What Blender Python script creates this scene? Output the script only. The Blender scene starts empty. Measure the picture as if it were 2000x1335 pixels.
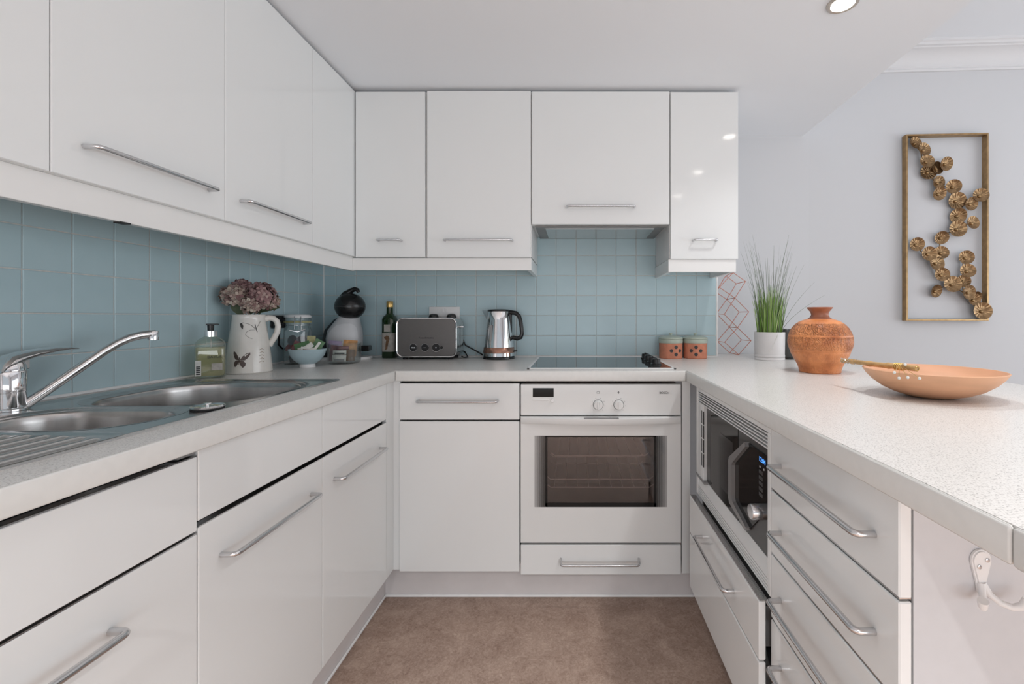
import bpy, bmesh, math, random
from mathutils import Vector, Matrix

# ------------------------------------------------------------------ camera, world, lights
scene = bpy.context.scene
C = scene.collection
CAMZ = 1.09
cam_d = bpy.data.cameras.new('camera')
cam = bpy.data.objects.new('camera', cam_d)
C.objects.link(cam)
cam.location = (0, 0, CAMZ)
cam.rotation_euler = (math.pi / 2, 0, 0)
cam_d.sensor_width = 36.0
cam_d.lens = 860 / 2000 * 36.0
cam_d.shift_x = -0.061
cam_d.shift_y = -0.02375
cam_d.clip_start = 0.02
scene.camera = cam

world = bpy.data.worlds.new('world')
scene.world = world
world.use_nodes = True
bg = world.node_tree.nodes['Background']
bg.inputs[0].default_value = (0.86, 0.93, 1.0, 1)
bg.inputs[1].default_value = 0.6

vs = scene.view_settings
vs.view_transform = 'Standard'
vs.look = 'None'
vs.exposure = 0.03
scene.cycles.max_bounces = 8
scene.cycles.diffuse_bounces = 4
scene.cycles.glossy_bounces = 4
scene.cycles.transparent_max_bounces = 8
scene.cycles.caustics_reflective = False
scene.cycles.caustics_refractive = False
vs.gamma = 1.0
vs.use_curve_mapping = False


def area_light(name, loc, rot, sx, sy, power, color):
    d = bpy.data.lights.new(name, 'AREA')
    d.shape = 'RECTANGLE'
    d.size, d.size_y = sx, sy
    d.energy = power
    d.color = color
    o = bpy.data.objects.new(name, d)
    C.objects.link(o)
    o.location = loc
    o.rotation_euler = rot
    return o


# daylight entering by the windows of the living room behind / beside the camera
PW_REAR, PW_LOW, PW_R1, PW_R2, PW_SPOT, PW_FILL = 0, 38, 32, 20, 14, 270
if PW_REAR:
    area_light('daylight_rear', (0.9, -3.05, 1.45), (math.radians(90), 0, 0), 3.6, 1.9, PW_REAR, (0.93, 0.965, 1.0))
if PW_LOW:
    area_light('daylight_rear_low', (0.9, -3.05, 0.60), (math.radians(97), 0, 0), 3.6, 1.0, PW_LOW, (0.93, 0.965, 1.0))  # unseen source, set low and tilted up to brighten the ceiling
if PW_R1:
    area_light('daylight_right', (4.25, -0.6, 1.05), (math.radians(90), 0, math.radians(90)), 2.6, 1.5, PW_R1, (0.93, 0.965, 1.0))
if PW_R2:
    area_light('daylight_right_far', (4.25, 1.25, 1.15), (math.radians(90), 0, math.radians(90)), 1.7, 1.5, PW_R2, (0.93, 0.965, 1.0))

random.seed(7)
PI = math.pi

# ------------------------------------------------------------------ materials


def mat(name, col, rough=0.5, metal=0.0, spec=0.5, coat=0.0, noise=0.0, nscale=40.0, bump=0.0, bscale=200.0,
        col2=None, emit=None, estr=0.0, stretch=None, coatr=0.05):
    m = bpy.data.materials.new(name)
    m.use_nodes = True
    nt = m.node_tree
    b = nt.nodes['Principled BSDF']
    b.inputs['Base Color'].default_value = (*col, 1)
    b.inputs['Roughness'].default_value = rough
    b.inputs['Metallic'].default_value = metal
    b.inputs['Specular IOR Level'].default_value = spec
    b.inputs['Coat Weight'].default_value = coat
    b.inputs['Coat Roughness'].default_value = coatr
    if emit:
        b.inputs['Emission Color'].default_value = (*emit, 1)
        b.inputs['Emission Strength'].default_value = estr
    tc = nt.nodes.new('ShaderNodeTexCoord')
    vec = tc.outputs['Object']
    if stretch:
        mp = nt.nodes.new('ShaderNodeMapping')
        mp.inputs['Scale'].default_value = stretch
        nt.links.new(vec, mp.inputs[0])
        vec = mp.outputs[0]
    if noise > 0 or col2:
        n = nt.nodes.new('ShaderNodeTexNoise')
        n.inputs['Scale'].default_value = nscale
        n.inputs['Detail'].default_value = 2
        nt.links.new(vec, n.inputs['Vector'])
        r = nt.nodes.new('ShaderNodeValToRGB')
        c2 = col2 if col2 else tuple(max(0, c * (1 - noise)) for c in col)
        r.color_ramp.elements[0].color = (*c2, 1)
        r.color_ramp.elements[0].position = 0.35
        r.color_ramp.elements[1].color = (*col, 1)
        r.color_ramp.elements[1].position = 0.65
        nt.links.new(n.outputs['Fac'], r.inputs[0])
        nt.links.new(r.outputs[0], b.inputs['Base Color'])
    if bump > 0:
        n2 = nt.nodes.new('ShaderNodeTexNoise')
        n2.inputs['Scale'].default_value = bscale
        n2.inputs['Detail'].default_value = 2
        nt.links.new(vec, n2.inputs['Vector'])
        bp = nt.nodes.new('ShaderNodeBump')
        bp.inputs['Strength'].default_value = bump
        bp.inputs['Distance'].default_value = 0.002
        nt.links.new(n2.outputs['Fac'], bp.inputs['Height'])
        nt.links.new(bp.outputs[0], b.inputs['Normal'])
    return m


def glass_mat(name, tint=(1, 1, 1), refl=0.12, rough=0.02):
    """clear thin glass: see-through with a fresnel sheen"""
    m = bpy.data.materials.new(name)
    m.use_nodes = True
    nt = m.node_tree
    nt.nodes.clear()
    out = nt.nodes.new('ShaderNodeOutputMaterial')
    mix = nt.nodes.new('ShaderNodeMixShader')
    tr = nt.nodes.new('ShaderNodeBsdfTransparent')
    tr.inputs[0].default_value = (*tint, 1)
    gl = nt.nodes.new('ShaderNodeBsdfGlossy')
    gl.inputs['Roughness'].default_value = rough
    lw = nt.nodes.new('ShaderNodeLayerWeight')
    lw.inputs[0].default_value = 0.35
    mu = nt.nodes.new('ShaderNodeMath')
    mu.operation = 'MULTIPLY_ADD'
    mu.inputs[1].default_value = 0.5
    mu.inputs[2].default_value = refl
    mu.use_clamp = True
    nt.links.new(lw.outputs['Facing'], mu.inputs[0])
    nt.links.new(mu.outputs[0], mix.inputs[0])
    nt.links.new(tr.outputs[0], mix.inputs[1])
    nt.links.new(gl.outputs[0], mix.inputs[2])
    nt.links.new(mix.outputs[0], out.inputs[0])
    return m


def speckle_mat(name, base, dark, light, rough):
    m = mat(name, base, rough=rough)
    nt = m.node_tree
    b = nt.nodes['Principled BSDF']
    tc = nt.nodes.new('ShaderNodeTexCoord')
    n1 = nt.nodes.new('ShaderNodeTexNoise')
    n1.inputs['Scale'].default_value = 430
    n1.inputs['Detail'].default_value = 3
    r1 = nt.nodes.new('ShaderNodeValToRGB')
    r1.color_ramp.elements[0].position = 0.34
    r1.color_ramp.elements[0].color = (*dark, 1)
    r1.color_ramp.elements[1].position = 0.45
    r1.color_ramp.elements[1].color = (*base, 1)
    e = r1.color_ramp.elements.new(0.62)
    e.color = (*light, 1)
    nt.links.new(tc.outputs['Object'], n1.inputs['Vector'])
    nt.links.new(n1.outputs['Fac'], r1.inputs[0])
    nt.links.new(r1.outputs[0], b.inputs['Base Color'])
    return m


def lino_mat():
    m = mat('linoleum', (0.25, 0.17, 0.13), rough=0.42, spec=0.4)
    nt = m.node_tree
    b = nt.nodes['Principled BSDF']
    tc = nt.nodes.new('ShaderNodeTexCoord')
    n1 = nt.nodes.new('ShaderNodeTexNoise')
    n1.inputs['Scale'].default_value = 9
    n1.inputs['Detail'].default_value = 8
    n1.inputs['Roughness'].default_value = 0.7
    n1.inputs['Distortion'].default_value = 1.2
    n2 = nt.nodes.new('ShaderNodeTexNoise')
    n2.inputs['Scale'].default_value = 70
    n2.inputs['Detail'].default_value = 6
    n2.inputs['Distortion'].default_value = 2.0
    for n in (n1, n2):
        nt.links.new(tc.outputs['Object'], n.inputs['Vector'])
    ad = nt.nodes.new('ShaderNodeMath')
    ad.operation = 'ADD'
    nt.links.new(n1.outputs['Fac'], ad.inputs[0])
    nt.links.new(n2.outputs['Fac'], ad.inputs[1])
    r = nt.nodes.new('ShaderNodeValToRGB')
    r.color_ramp.elements[0].position = 0.30
    r.color_ramp.elements[0].color = (0.21, 0.130, 0.098, 1)
    r.color_ramp.elements[1].position = 0.66
    r.color_ramp.elements[1].color = (0.49, 0.365, 0.295, 1)
    dv = nt.nodes.new('ShaderNodeMath')
    dv.operation = 'MULTIPLY'
    dv.inputs[1].default_value = 0.5
    nt.links.new(ad.outputs[0], dv.inputs[0])
    nt.links.new(dv.outputs[0], r.inputs[0])
    nt.links.new(r.outputs[0], b.inputs['Base Color'])
    return m


def vase_mat():
    m = mat('carved_clay', (0.45, 0.16, 0.06), rough=0.42, spec=0.5, coat=0.15, coatr=0.3)
    nt = m.node_tree
    b = nt.nodes['Principled BSDF']
    tc = nt.nodes.new('ShaderNodeTexCoord')
    n = nt.nodes.new('ShaderNodeTexNoise')
    n.inputs['Scale'].default_value = 18
    n.inputs['Detail'].default_value = 6
    r = nt.nodes.new('ShaderNodeValToRGB')
    r.color_ramp.elements[0].position = 0.33
    r.color_ramp.elements[0].color = (0.46, 0.14, 0.042, 1)
    r.color_ramp.elements[1].position = 0.66
    r.color_ramp.elements[1].color = (0.84, 0.325, 0.12, 1)
    nt.links.new(tc.outputs['Object'], n.inputs['Vector'])
    nt.links.new(n.outputs['Fac'], r.inputs[0])
    nt.links.new(r.outputs[0], b.inputs['Base Color'])
    w = nt.nodes.new('ShaderNodeTexWave')
    w.inputs['Scale'].default_value = 26
    w.inputs['Distortion'].default_value = 14
    w.inputs['Detail'].default_value = 3
    w.inputs['Detail Scale'].default_value = 2.2
    nt.links.new(tc.outputs['Object'], w.inputs['Vector'])
    sep = nt.nodes.new('ShaderNodeSeparateXYZ')
    nt.links.new(tc.outputs['Object'], sep.inputs[0])
    band = nt.nodes.new('ShaderNodeValToRGB')   # carving only in bands of height
    cr = band.color_ramp
    cr.interpolation = 'CONSTANT'
    cr.elements[0].position = 0.0
    cr.elements[0].color = (0.25, 0.25, 0.25, 1)
    cr.elements[1].position = 0.35
    cr.elements[1].color = (0.75, 0.75, 0.75, 1)
    for p, v in ((0.50, 1.0), (0.545, 0.1), (0.57, 1.0), (0.74, 0.1)):
        e = cr.elements.new(p)
        e.color = (v, v, v, 1)
    mz = nt.nodes.new('ShaderNodeMath')
    mz.operation = 'MULTIPLY'
    mz.inputs[1].default_value = 1 / 0.24
    nt.links.new(sep.outputs[2], mz.inputs[0])
    nt.links.new(mz.outputs[0], band.inputs[0])
    bp = nt.nodes.new('ShaderNodeBump')
    bp.inputs['Distance'].default_value = 0.006
    nt.links.new(w.outputs['Fac'], bp.inputs['Height'])
    nt.links.new(band.outputs[0], bp.inputs['Strength'])
    nt.links.new(bp.outputs[0], b.inputs['Normal'])
    return m


M = {}
M['wall'] = mat('wall_paint', (0.68, 0.69, 0.71), rough=0.85, spec=0.2)
M['ceiling'] = mat('ceiling_paint', (0.87, 0.90, 0.935), rough=0.9, spec=0.15)
M['cornice'] = mat('cornice_plaster', (0.78, 0.785, 0.80), rough=0.8, spec=0.2, bump=0.03)
M['floor'] = lino_mat()
M['door'] = mat('white_gloss_laminate', (0.81, 0.826, 0.826), rough=0.07, spec=0.5)
M['carcass'] = mat('white_melamine', (0.82, 0.81, 0.80), rough=0.35)
M['plinth'] = mat('plinth_board', (0.72, 0.69, 0.69), rough=0.4, noise=0.05, nscale=12)
M['pelmet'] = mat('pelmet_laminate', (0.84, 0.84, 0.83), rough=0.25)
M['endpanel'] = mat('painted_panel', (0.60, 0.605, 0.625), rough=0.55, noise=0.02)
M['edgegrey'] = mat('shadow_edge', (0.25, 0.25, 0.25), rough=0.4, noise=0.05)
M['inside'] = mat('painted_inside_shade', (0.05, 0.05, 0.05), rough=0.7, noise=0.1)  # near-black base-unit interiors, slots and holes: their shade put into the colour
M['tile'] = mat('blue_ceramic_tile', (0.495, 0.645, 0.690), rough=0.28, spec=0.4, col2=(0.465, 0.615, 0.660), nscale=7, bump=0.03, bscale=30)
M['grout'] = mat('grout', (0.70, 0.69, 0.66), rough=0.9, noise=0.12, nscale=120, bump=0.2, bscale=400)
M['bead'] = mat('white_sealant', (0.86, 0.86, 0.86), rough=0.35, noise=0.03)
M['worktop'] = speckle_mat('speckled_laminate', (0.77, 0.755, 0.73), (0.46, 0.45, 0.44), (0.82, 0.81, 0.79), 0.28)
M['wedge'] = mat('worktop_edge', (0.76, 0.76, 0.74), rough=0.35, noise=0.03, nscale=60)
M['steel'] = mat('brushed_steel', (0.60, 0.60, 0.59), rough=0.20, metal=1.0, noise=0.10, nscale=60, stretch=(1, 14, 1))
M['bowlsteel'] = mat('satin_bowl_steel', (0.56, 0.55, 0.54), rough=0.26, metal=1.0, noise=0.12, nscale=40, stretch=(1, 1, 0.1))
M['chrome'] = mat('chrome', (0.78, 0.78, 0.79), rough=0.06, metal=1.0, noise=0.02)
M['hsteel'] = mat('handle_steel', (0.66, 0.66, 0.67), rough=0.20, metal=1.0, noise=0.05, nscale=80)
M['black'] = mat('black_plastic', (0.012, 0.012, 0.013), rough=0.22, noise=0.1)
M['blackmatt'] = mat('black_rubber', (0.015, 0.015, 0.016), rough=0.6, noise=0.1)
M['blackglass'] = mat('black_glass', (0.010, 0.011, 0.012), rough=0.03, spec=0.8, noise=0.05)
M['mwglass'] = mat('microwave_glass', (0.012, 0.012, 0.012), rough=0.08, spec=0.22, noise=0.05)
M['hobglass'] = mat('hob_glass', (0.03, 0.034, 0.036), rough=0.03, spec=1.0, noise=0.05)
M['ovenwhite'] = mat('oven_enamel', (0.775, 0.785, 0.78), rough=0.12)
M['ovencav'] = mat('oven_cavity', (0.20, 0.15, 0.14), rough=0.35, noise=0.15, nscale=14)
M['darkgrey'] = mat('dark_grey', (0.06, 0.06, 0.06), rough=0.3, noise=0.05)
M['midgrey'] = mat('mid_grey', (0.25, 0.25, 0.25), rough=0.4, noise=0.05)
M['bracket'] = mat('bracket_grey', (0.30, 0.30, 0.30), rough=0.35, metal=0.4, noise=0.05)
M['litegrey'] = mat('light_grey_plastic', (0.55, 0.56, 0.58), rough=0.35, noise=0.03)
M['panelgrey'] = mat('pale_grey_plastic', (0.64, 0.65, 0.67), rough=0.35, noise=0.03)
M['white'] = mat('white_plastic', (0.82, 0.82, 0.82), rough=0.3, noise=0.02)
M['text'] = mat('dark_print', (0.03, 0.03, 0.03), rough=0.5, noise=0.05)
M['glass'] = glass_mat('clear_glass', (0.95, 0.97, 0.965), 0.06)
M['ovenpane'] = glass_mat('oven_pane', (0.66, 0.60, 0.585), 0.05, 0.03)
M['soap'] = glass_mat('yellow_soap', (0.95, 0.93, 0.74), 0.03, 0.1)
def cloudy(m, col, fac):
    nt = m.node_tree
    out = [n for n in nt.nodes if n.type == 'OUTPUT_MATERIAL'][0]
    src = out.inputs[0].links[0].from_socket
    d = nt.nodes.new('ShaderNodeBsdfDiffuse')
    d.inputs[0].default_value = (*col, 1)
    mx = nt.nodes.new('ShaderNodeMixShader')
    mx.inputs[0].default_value = fac
    nt.links.new(src, mx.inputs[1])
    nt.links.new(d.outputs[0], mx.inputs[2])
    nt.links.new(mx.outputs[0], out.inputs[0])


cloudy(M['soap'], (0.66, 0.60, 0.38), 0.35)
M['bottle'] = glass_mat('soap_bottle_glass', (0.93, 0.96, 0.90), 0.10)
M['oil'] = mat('green_bottle_glass', (0.012, 0.035, 0.010), rough=0.05, spec=0.8, noise=0.2)
M['oilglass'] = glass_mat('green_neck_glass', (0.25, 0.42, 0.18), 0.12)
M['gold'] = mat('gold_cap', (0.72, 0.48, 0.17), rough=0.3, metal=0.7, noise=0.05)
M['toaster'] = mat('toaster_grey', (0.16, 0.15, 0.145), rough=0.38, metal=0.55, noise=0.06, nscale=60, stretch=(1, 1, 12))
M['copper'] = mat('copper_band', (0.38, 0.21, 0.155), rough=0.25, metal=0.9, noise=0.05)
M['rosewire'] = mat('rose_copper_wire', (0.70, 0.28, 0.20), rough=0.35, metal=0.6, noise=0.05)
M['terracotta'] = mat('terracotta', (0.62, 0.24, 0.145), rough=0.75, noise=0.18, nscale=40, bump=0.1)
M['sage'] = mat('sage_glaze', (0.47, 0.53, 0.45), rough=0.3, noise=0.08, nscale=30)
M['ceramic'] = mat('cream_crackle_glaze', (0.80, 0.77, 0.72), rough=0.18, coat=0.3, noise=0.06, nscale=25, bump=0.04, bscale=30)
M['brownprint'] = mat('brown_print', (0.12, 0.085, 0.075), rough=0.4, noise=0.3, nscale=150)
M['inkprint'] = mat('ink_print', (0.07, 0.065, 0.06), rough=0.4, noise=0.4, nscale=200)
M['bowlblue'] = mat('pale_blue_glaze', (0.44, 0.58, 0.63), rough=0.22, coat=0.2, noise=0.05, nscale=30)
M['potwhite'] = mat('white_pot', (0.74, 0.725, 0.725), rough=0.4, noise=0.03, nscale=20)
M['soil'] = mat('dark_soil', (0.05, 0.035, 0.02), rough=0.9, noise=0.4, nscale=120)
M['grass'] = mat('grass_blade', (0.27, 0.42, 0.10), rough=0.5, col2=(0.09, 0.20, 0.025), nscale=18)
M['grasstip'] = mat('grass_seed_stalk', (0.16, 0.19, 0.14), rough=0.6, col2=(0.10, 0.14, 0.07), nscale=18)
M['petal'] = mat('dried_petal', (0.46, 0.31, 0.29), rough=0.7, col2=(0.13, 0.07, 0.075), nscale=42)
M['petal2'] = mat('dried_petal_pale', (0.56, 0.49, 0.40), rough=0.7, col2=(0.20, 0.12, 0.115), nscale=42)
M['leaf'] = mat('dried_leaf', (0.10, 0.14, 0.07), rough=0.6, col2=(0.06, 0.08, 0.045), nscale=30)
def island_mat(name, cols, rough):
    m = mat(name, cols[0], rough=rough, spec=0.25)
    nt = m.node_tree
    g = nt.nodes.new('ShaderNodeNewGeometry')
    r = nt.nodes.new('ShaderNodeValToRGB')
    cr = r.color_ramp
    cr.elements[0].color = (*cols[0], 1)
    cr.elements[0].position = 0.0
    cr.elements[1].color = (*cols[-1], 1)
    cr.elements[1].position = 1.0
    for i, c in enumerate(cols[1:-1]):
        e = cr.elements.new((i + 1) / (len(cols) - 1))
        e.color = (*c, 1)
    nt.links.new(g.outputs['Random Per Island'], r.inputs[0])
    nt.links.new(r.outputs[0], nt.nodes['Principled BSDF'].inputs['Base Color'])
    return m


M['petal'] = island_mat('dried_petal', [(0.16, 0.08, 0.085), (0.34, 0.20, 0.20), (0.44, 0.29, 0.27), (0.26, 0.14, 0.15), (0.58, 0.45, 0.40)], 0.7)
M['petal2'] = island_mat('dried_petal_pale', [(0.30, 0.18, 0.17), (0.55, 0.46, 0.37), (0.22, 0.12, 0.12), (0.48, 0.36, 0.32), (0.66, 0.60, 0.50)], 0.7)
M['grass'] = island_mat('grass_blade', [(0.10, 0.22, 0.03), (0.22, 0.38, 0.08), (0.34, 0.50, 0.16), (0.16, 0.30, 0.05), (0.46, 0.55, 0.26)], 0.5)
M['vase'] = vase_mat()
M['vaseneck'] = mat('vase_neck_clay', (0.46, 0.16, 0.075), rough=0.4, col2=(0.24, 0.09, 0.05), nscale=14)
M['woodbowl'] = mat('peach_bowl', (0.76, 0.42, 0.25), rough=0.5, noise=0.10, nscale=9, stretch=(1, 1, 6))
M['bamboo'] = mat('bamboo', (0.62, 0.38, 0.16), rough=0.5, noise=0.3, nscale=50)
M['brass'] = mat('antique_brass', (0.44, 0.29, 0.145), rough=0.36, metal=0.85, noise=0.22, nscale=40)
M['brassdisc'] = mat('brass_disc', (0.34, 0.215, 0.11), rough=0.30, metal=0.85, noise=0.35, nscale=60)
M['bulb'] = mat('lamp_glow', (1, 1, 1), emit=(1.0, 0.95, 0.88), estr=14.0)
M['lampring'] = mat('nickel_ring', (0.60, 0.54, 0.48), rough=0.3, metal=0.8, noise=0.05)
M['blueled'] = mat('blue_digits', (0.0, 0.02, 0.1), emit=(0.08, 0.30, 0.9), estr=1.6)
M['red'] = mat('red_wrapper', (0.32, 0.05, 0.05), rough=0.35, noise=0.5, nscale=60)
M['green'] = mat('green_wrapper', (0.10, 0.22, 0.10), rough=0.45, noise=0.3, nscale=70)
M['paper'] = mat('white_paper', (0.78, 0.78, 0.74), rough=0.6, noise=0.12, nscale=90)
M['olive'] = mat('olive_label', (0.42, 0.40, 0.20), rough=0.6, noise=0.2, nscale=70)
M['purple'] = mat('purple_wrapper', (0.30, 0.25, 0.38), rough=0.35, noise=0.2, nscale=50)
M['plum'] = mat('plum_wrapper', (0.22, 0.08, 0.09), rough=0.3, noise=0.5, nscale=60)
M['orange'] = mat('orange_wrapper', (0.62, 0.32, 0.12), rough=0.35, noise=0.4, nscale=60)
M['label'] = mat('bottle_label', (0.50, 0.47, 0.43), rough=0.6, noise=0.2, nscale=80)
M['labelbrown'] = mat('label_emblem', (0.22, 0.12, 0.06), rough=0.6, noise=0.4, nscale=80)
M['capsule'] = mat('capsule_grey', (0.16, 0.16, 0.17), rough=0.4, noise=0.1)

# ------------------------------------------------------------------ mesh helpers
WLOC = {}


def bm_new():
    return bmesh.new()


def bx(bm, x0, x1, y0, y1, z0, z1, bev=0.0, seg=1):
    x0, x1 = min(x0, x1), max(x0, x1)
    y0, y1 = min(y0, y1), max(y0, y1)
    z0, z1 = min(z0, z1), max(z0, z1)
    mt = Matrix.Translation(((x0 + x1) / 2, (y0 + y1) / 2, (z0 + z1) / 2)) @ Matrix.Diagonal((x1 - x0, y1 - y0, z1 - z0, 1))
    g = bmesh.ops.create_cube(bm, size=1.0, matrix=mt)
    if bev > 0:
        es = list({e for v in g['verts'] for e in v.link_edges})
        bmesh.ops.bevel(bm, geom=es, offset=bev, segments=seg, affect='EDGES', profile=0.5)
    return bm


def box(x0, x1, y0, y1, z0, z1, bev=0.0, seg=1):
    return bx(bmesh.new(), x0, x1, y0, y1, z0, z1, bev, seg)


def lathe(bm, prof, seg=32, c=(0, 0, 0), sx=1.0, sy=1.0, cap0=True, cap1=True):
    rings = []
    for r, z in prof:
        if r < 1e-6:
            rings.append([bm.verts.new((c[0], c[1], c[2] + z))])
        else:
            rings.append([bm.verts.new((c[0] + sx * r * math.cos(2 * PI * k / seg), c[1] + sy * r * math.sin(2 * PI * k / seg), c[2] + z)) for k in range(seg)])
    for a, b in zip(rings, rings[1:]):
        for k in range(seg):
            k2 = (k + 1) % seg
            if len(a) == 1 and len(b) == 1:
                continue
            if len(a) == 1:
                bm.faces.new((a[0], b[k2], b[k]))
            elif len(b) == 1:
                bm.faces.new((a[k], a[k2], b[0]))
            else:
                bm.faces.new((a[k], a[k2], b[k2], b[k]))
    if cap0 and len(rings[0]) > 1:
        bm.faces.new(list(reversed(rings[0])))
    if cap1 and len(rings[-1]) > 1:
        bm.faces.new(rings[-1])
    return bm


def tube(bm, pts, r, seg=8, closed=False, cap=True, flat=None):
    pts = [Vector(p) for p in pts]
    n = len(pts)
    rs = r if isinstance(r, (list, tuple)) else [r] * n
    tang = []
    for i in range(n):
        a = pts[(i - 1) % n] if (closed or i > 0) else pts[i]
        b = pts[(i + 1) % n] if (closed or i < n - 1) else pts[i]
        tang.append((b - a).normalized())
    t0 = tang[0]
    up = Vector((0, 0, 1)) if abs(t0.z) < 0.9 else Vector((1, 0, 0))
    nrm = (up - t0 * up.dot(t0)).normalized()
    rings = []
    for i in range(n):
        t = tang[i]
        nrm = (nrm - t * nrm.dot(t))
        if nrm.length < 1e-6:
            nrm = Vector((1, 0, 0))
        nrm.normalize()
        bn = t.cross(nrm)
        f = flat if flat else 1.0
        rings.append([bm.verts.new(pts[i] + (nrm * math.cos(2 * PI * k / seg) * f + bn * math.sin(2 * PI * k / seg)) * rs[i]) for k in range(seg)])
    m = n if closed else n - 1
    for i in range(m):
        a, b = rings[i], rings[(i + 1) % n]
        for k in range(seg):
            k2 = (k + 1) % seg
            bm.faces.new((a[k], a[k2], b[k2], b[k]))
    if cap and not closed:
        bm.faces.new(list(reversed(rings[0])))
        bm.faces.new(rings[-1])
    return bm


def prism(bm, poly, axis, a0, a1):
    """poly: list of 2D points; axis 'x','y','z' extrusion from a0 to a1"""
    def p3(p, a):
        if axis == 'x':
            return (a, p[0], p[1])
        if axis == 'y':
            return (p[0], a, p[1])
        return (p[0], p[1], a)
    A = [bm.verts.new(p3(p, a0)) for p in poly]
    B = [bm.verts.new(p3(p, a1)) for p in poly]
    n = len(poly)
    for i in range(n):
        j = (i + 1) % n
        bm.faces.new((A[i], A[j], B[j], B[i]))
    bm.faces.new(list(reversed(A)))
    bm.faces.new(B)
    bmesh.ops.recalc_face_normals(bm, faces=bm.faces)
    return bm


def rrect(w, h, r, n=5):
    pts = []
    for cx, cy, a0 in ((w / 2 - r, h / 2 - r, 0), (-w / 2 + r, h / 2 - r, 90), (-w / 2 + r, -h / 2 + r, 180), (w / 2 - r, -h / 2 + r, 270)):
        for k in range(n + 1):
            a = math.radians(a0 + 90 * k / n)
            pts.append((cx + r * math.cos(a), cy + r * math.sin(a)))
    return pts


def obj(name, bm, m, parent=None, smooth=False, origin=None, world=True, label=None):
    base = Vector((0, 0, 0))
    if parent is not None:
        base = WLOC[parent.name]
    elif origin is not None:
        base = Vector(origin)
    if world and base.length > 0:
        bmesh.ops.translate(bm, verts=bm.verts, vec=-base)
    bmesh.ops.recalc_face_normals(bm, faces=bm.faces)
    me = bpy.data.meshes.new(name)
    bm.to_mesh(me)
    bm.free()
    me.materials.append(M[m] if isinstance(m, str) else m)
    if smooth:
        for p in me.polygons:
            p.use_smooth = True
        me.set_sharp_from_angle(angle=math.radians(38))
    o = bpy.data.objects.new(name, me)
    C.objects.link(o)
    if parent is not None:
        o.parent = parent
    else:
        o.location = base
    WLOC[o.name] = base.copy() if world or parent is None else Vector((0, 0, 0))
    if label:
        o['label'] = label
    return o


def thing(name, label, cat, loc=(0, 0, 0), rotz=0.0, group=None):
    o = bpy.data.objects.new(name, None)
    o.empty_display_size = 0.05
    C.objects.link(o)
    o.location = loc
    o.rotation_euler = (0, 0, rotz)
    WLOC[o.name] = Vector(loc)
    o['label'] = label
    o['category'] = cat
    if group:
        o['group'] = group
    return o


def tag(o, label, cat, group=None):
    o['label'] = label
    o['category'] = cat
    if group:
        o['group'] = group
    return o


def struct(name, bm, m, label=None, smooth=False):
    o = obj(name, bm, m, smooth=smooth)
    o['kind'] = 'structure'
    if label:
        o['label'] = label
    return o


def text(name, body, size, loc, rot, m, parent, align='CENTER', world=True, extrude=0.0003):
    cu = bpy.data.curves.new(name, 'FONT')
    cu.body = body
    cu.size = size
    cu.align_x = align
    cu.align_y = 'CENTER'
    cu.extrude = extrude
    cu.materials.append(M[m])
    o = bpy.data.objects.new(name, cu)
    C.objects.link(o)
    o.parent = parent
    o.location = Vector(loc) - (WLOC[parent.name] if world else Vector((0, 0, 0)))
    o.rotation_euler = rot
    return o


def handle_bm(a, b, n, proj=0.030, r=0.005, cr=0.010):
    a, b, n = Vector(a), Vector(b), Vector(n)
    t = (b - a).normalized()
    pts = [a]
    for k in range(5):
        ang = PI / 2 * k / 4
        pts.append(a + n * (proj - cr + cr * math.sin(ang)) + t * (cr * (1 - math.cos(ang))))
    for k in range(5):
        ang = PI / 2 * (1 - k / 4)
        pts.append(b + n * (proj - cr + cr * math.sin(ang)) - t * (cr * (1 - math.cos(ang))))
    pts.append(b)
    return tube(bmesh.new(), pts, r, seg=10)


# ------------------------------------------------------------------ the setting
LW = -1.281          # tiled face of the left wall
BW = 2.249           # tiled face of the back wall
PW = 2.44            # plaster wall behind the peninsula
CE = 2.093           # kitchen ceiling
UC = 2.55            # living room ceiling
ZW = 0.89            # worktop height

struct('floor', box(-1.45, 4.3, -3.2, 2.6, -0.08, 0.0), 'floor', 'mottled brown linoleum floor')
wl = struct('wall_left', box(-1.45, LW - 0.010, -3.2, 2.6, 0, CE + 0.5), 'wall')
wb = struct('wall_back', box(LW - 0.010, 0.726, BW + 0.010, PW + 0.005, 0, CE), 'wall')
bm = bmesh.new()
poly = [(0.70, PW), (1.30, PW), (4.3, PW - 0.155), (4.3, 2.75), (0.70, 2.75)]
prism(bm, poly, 'z', 0, UC)
struct('wall_right', bm, 'wall', 'plain pale grey plaster wall behind the breakfast bar')
bm = bmesh.new()
bx(bm, -1.45, 1.26, -3.2, 2.6, CE, UC + 0.1)
struct('ceiling', bm, 'ceiling', 'lowered kitchen ceiling')
struct('ceiling.001', box(1.26, 4.3, -3.2, 2.6, UC, UC + 0.1), 'ceiling', 'higher living room ceiling')
# rear and far right walls with window openings (out of view, they let the daylight in)
bm = bmesh.new()
for q in ((-1.45, -0.9, 0, UC), (2.7, 4.3, 0, UC), (-0.9, 2.7, 0, 0.06), (-0.9, 2.7, 2.1, UC)):
    bx(bm, q[0], q[1], -3.2, -3.1, q[2], q[3])
struct('wall_rear', bm, 'wall')
bm = bmesh.new()
for q in ((-3.2, -1.95, 0, UC), (2.15, 2.6, 0, UC), (-1.95, 2.15, 0, 0.25), (-1.95, 2.15, 2.0, UC)):
    bx(bm, 4.3, 4.4, q[0], q[1], q[2], q[3])
struct('wall_side', bm, 'wall')
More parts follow.
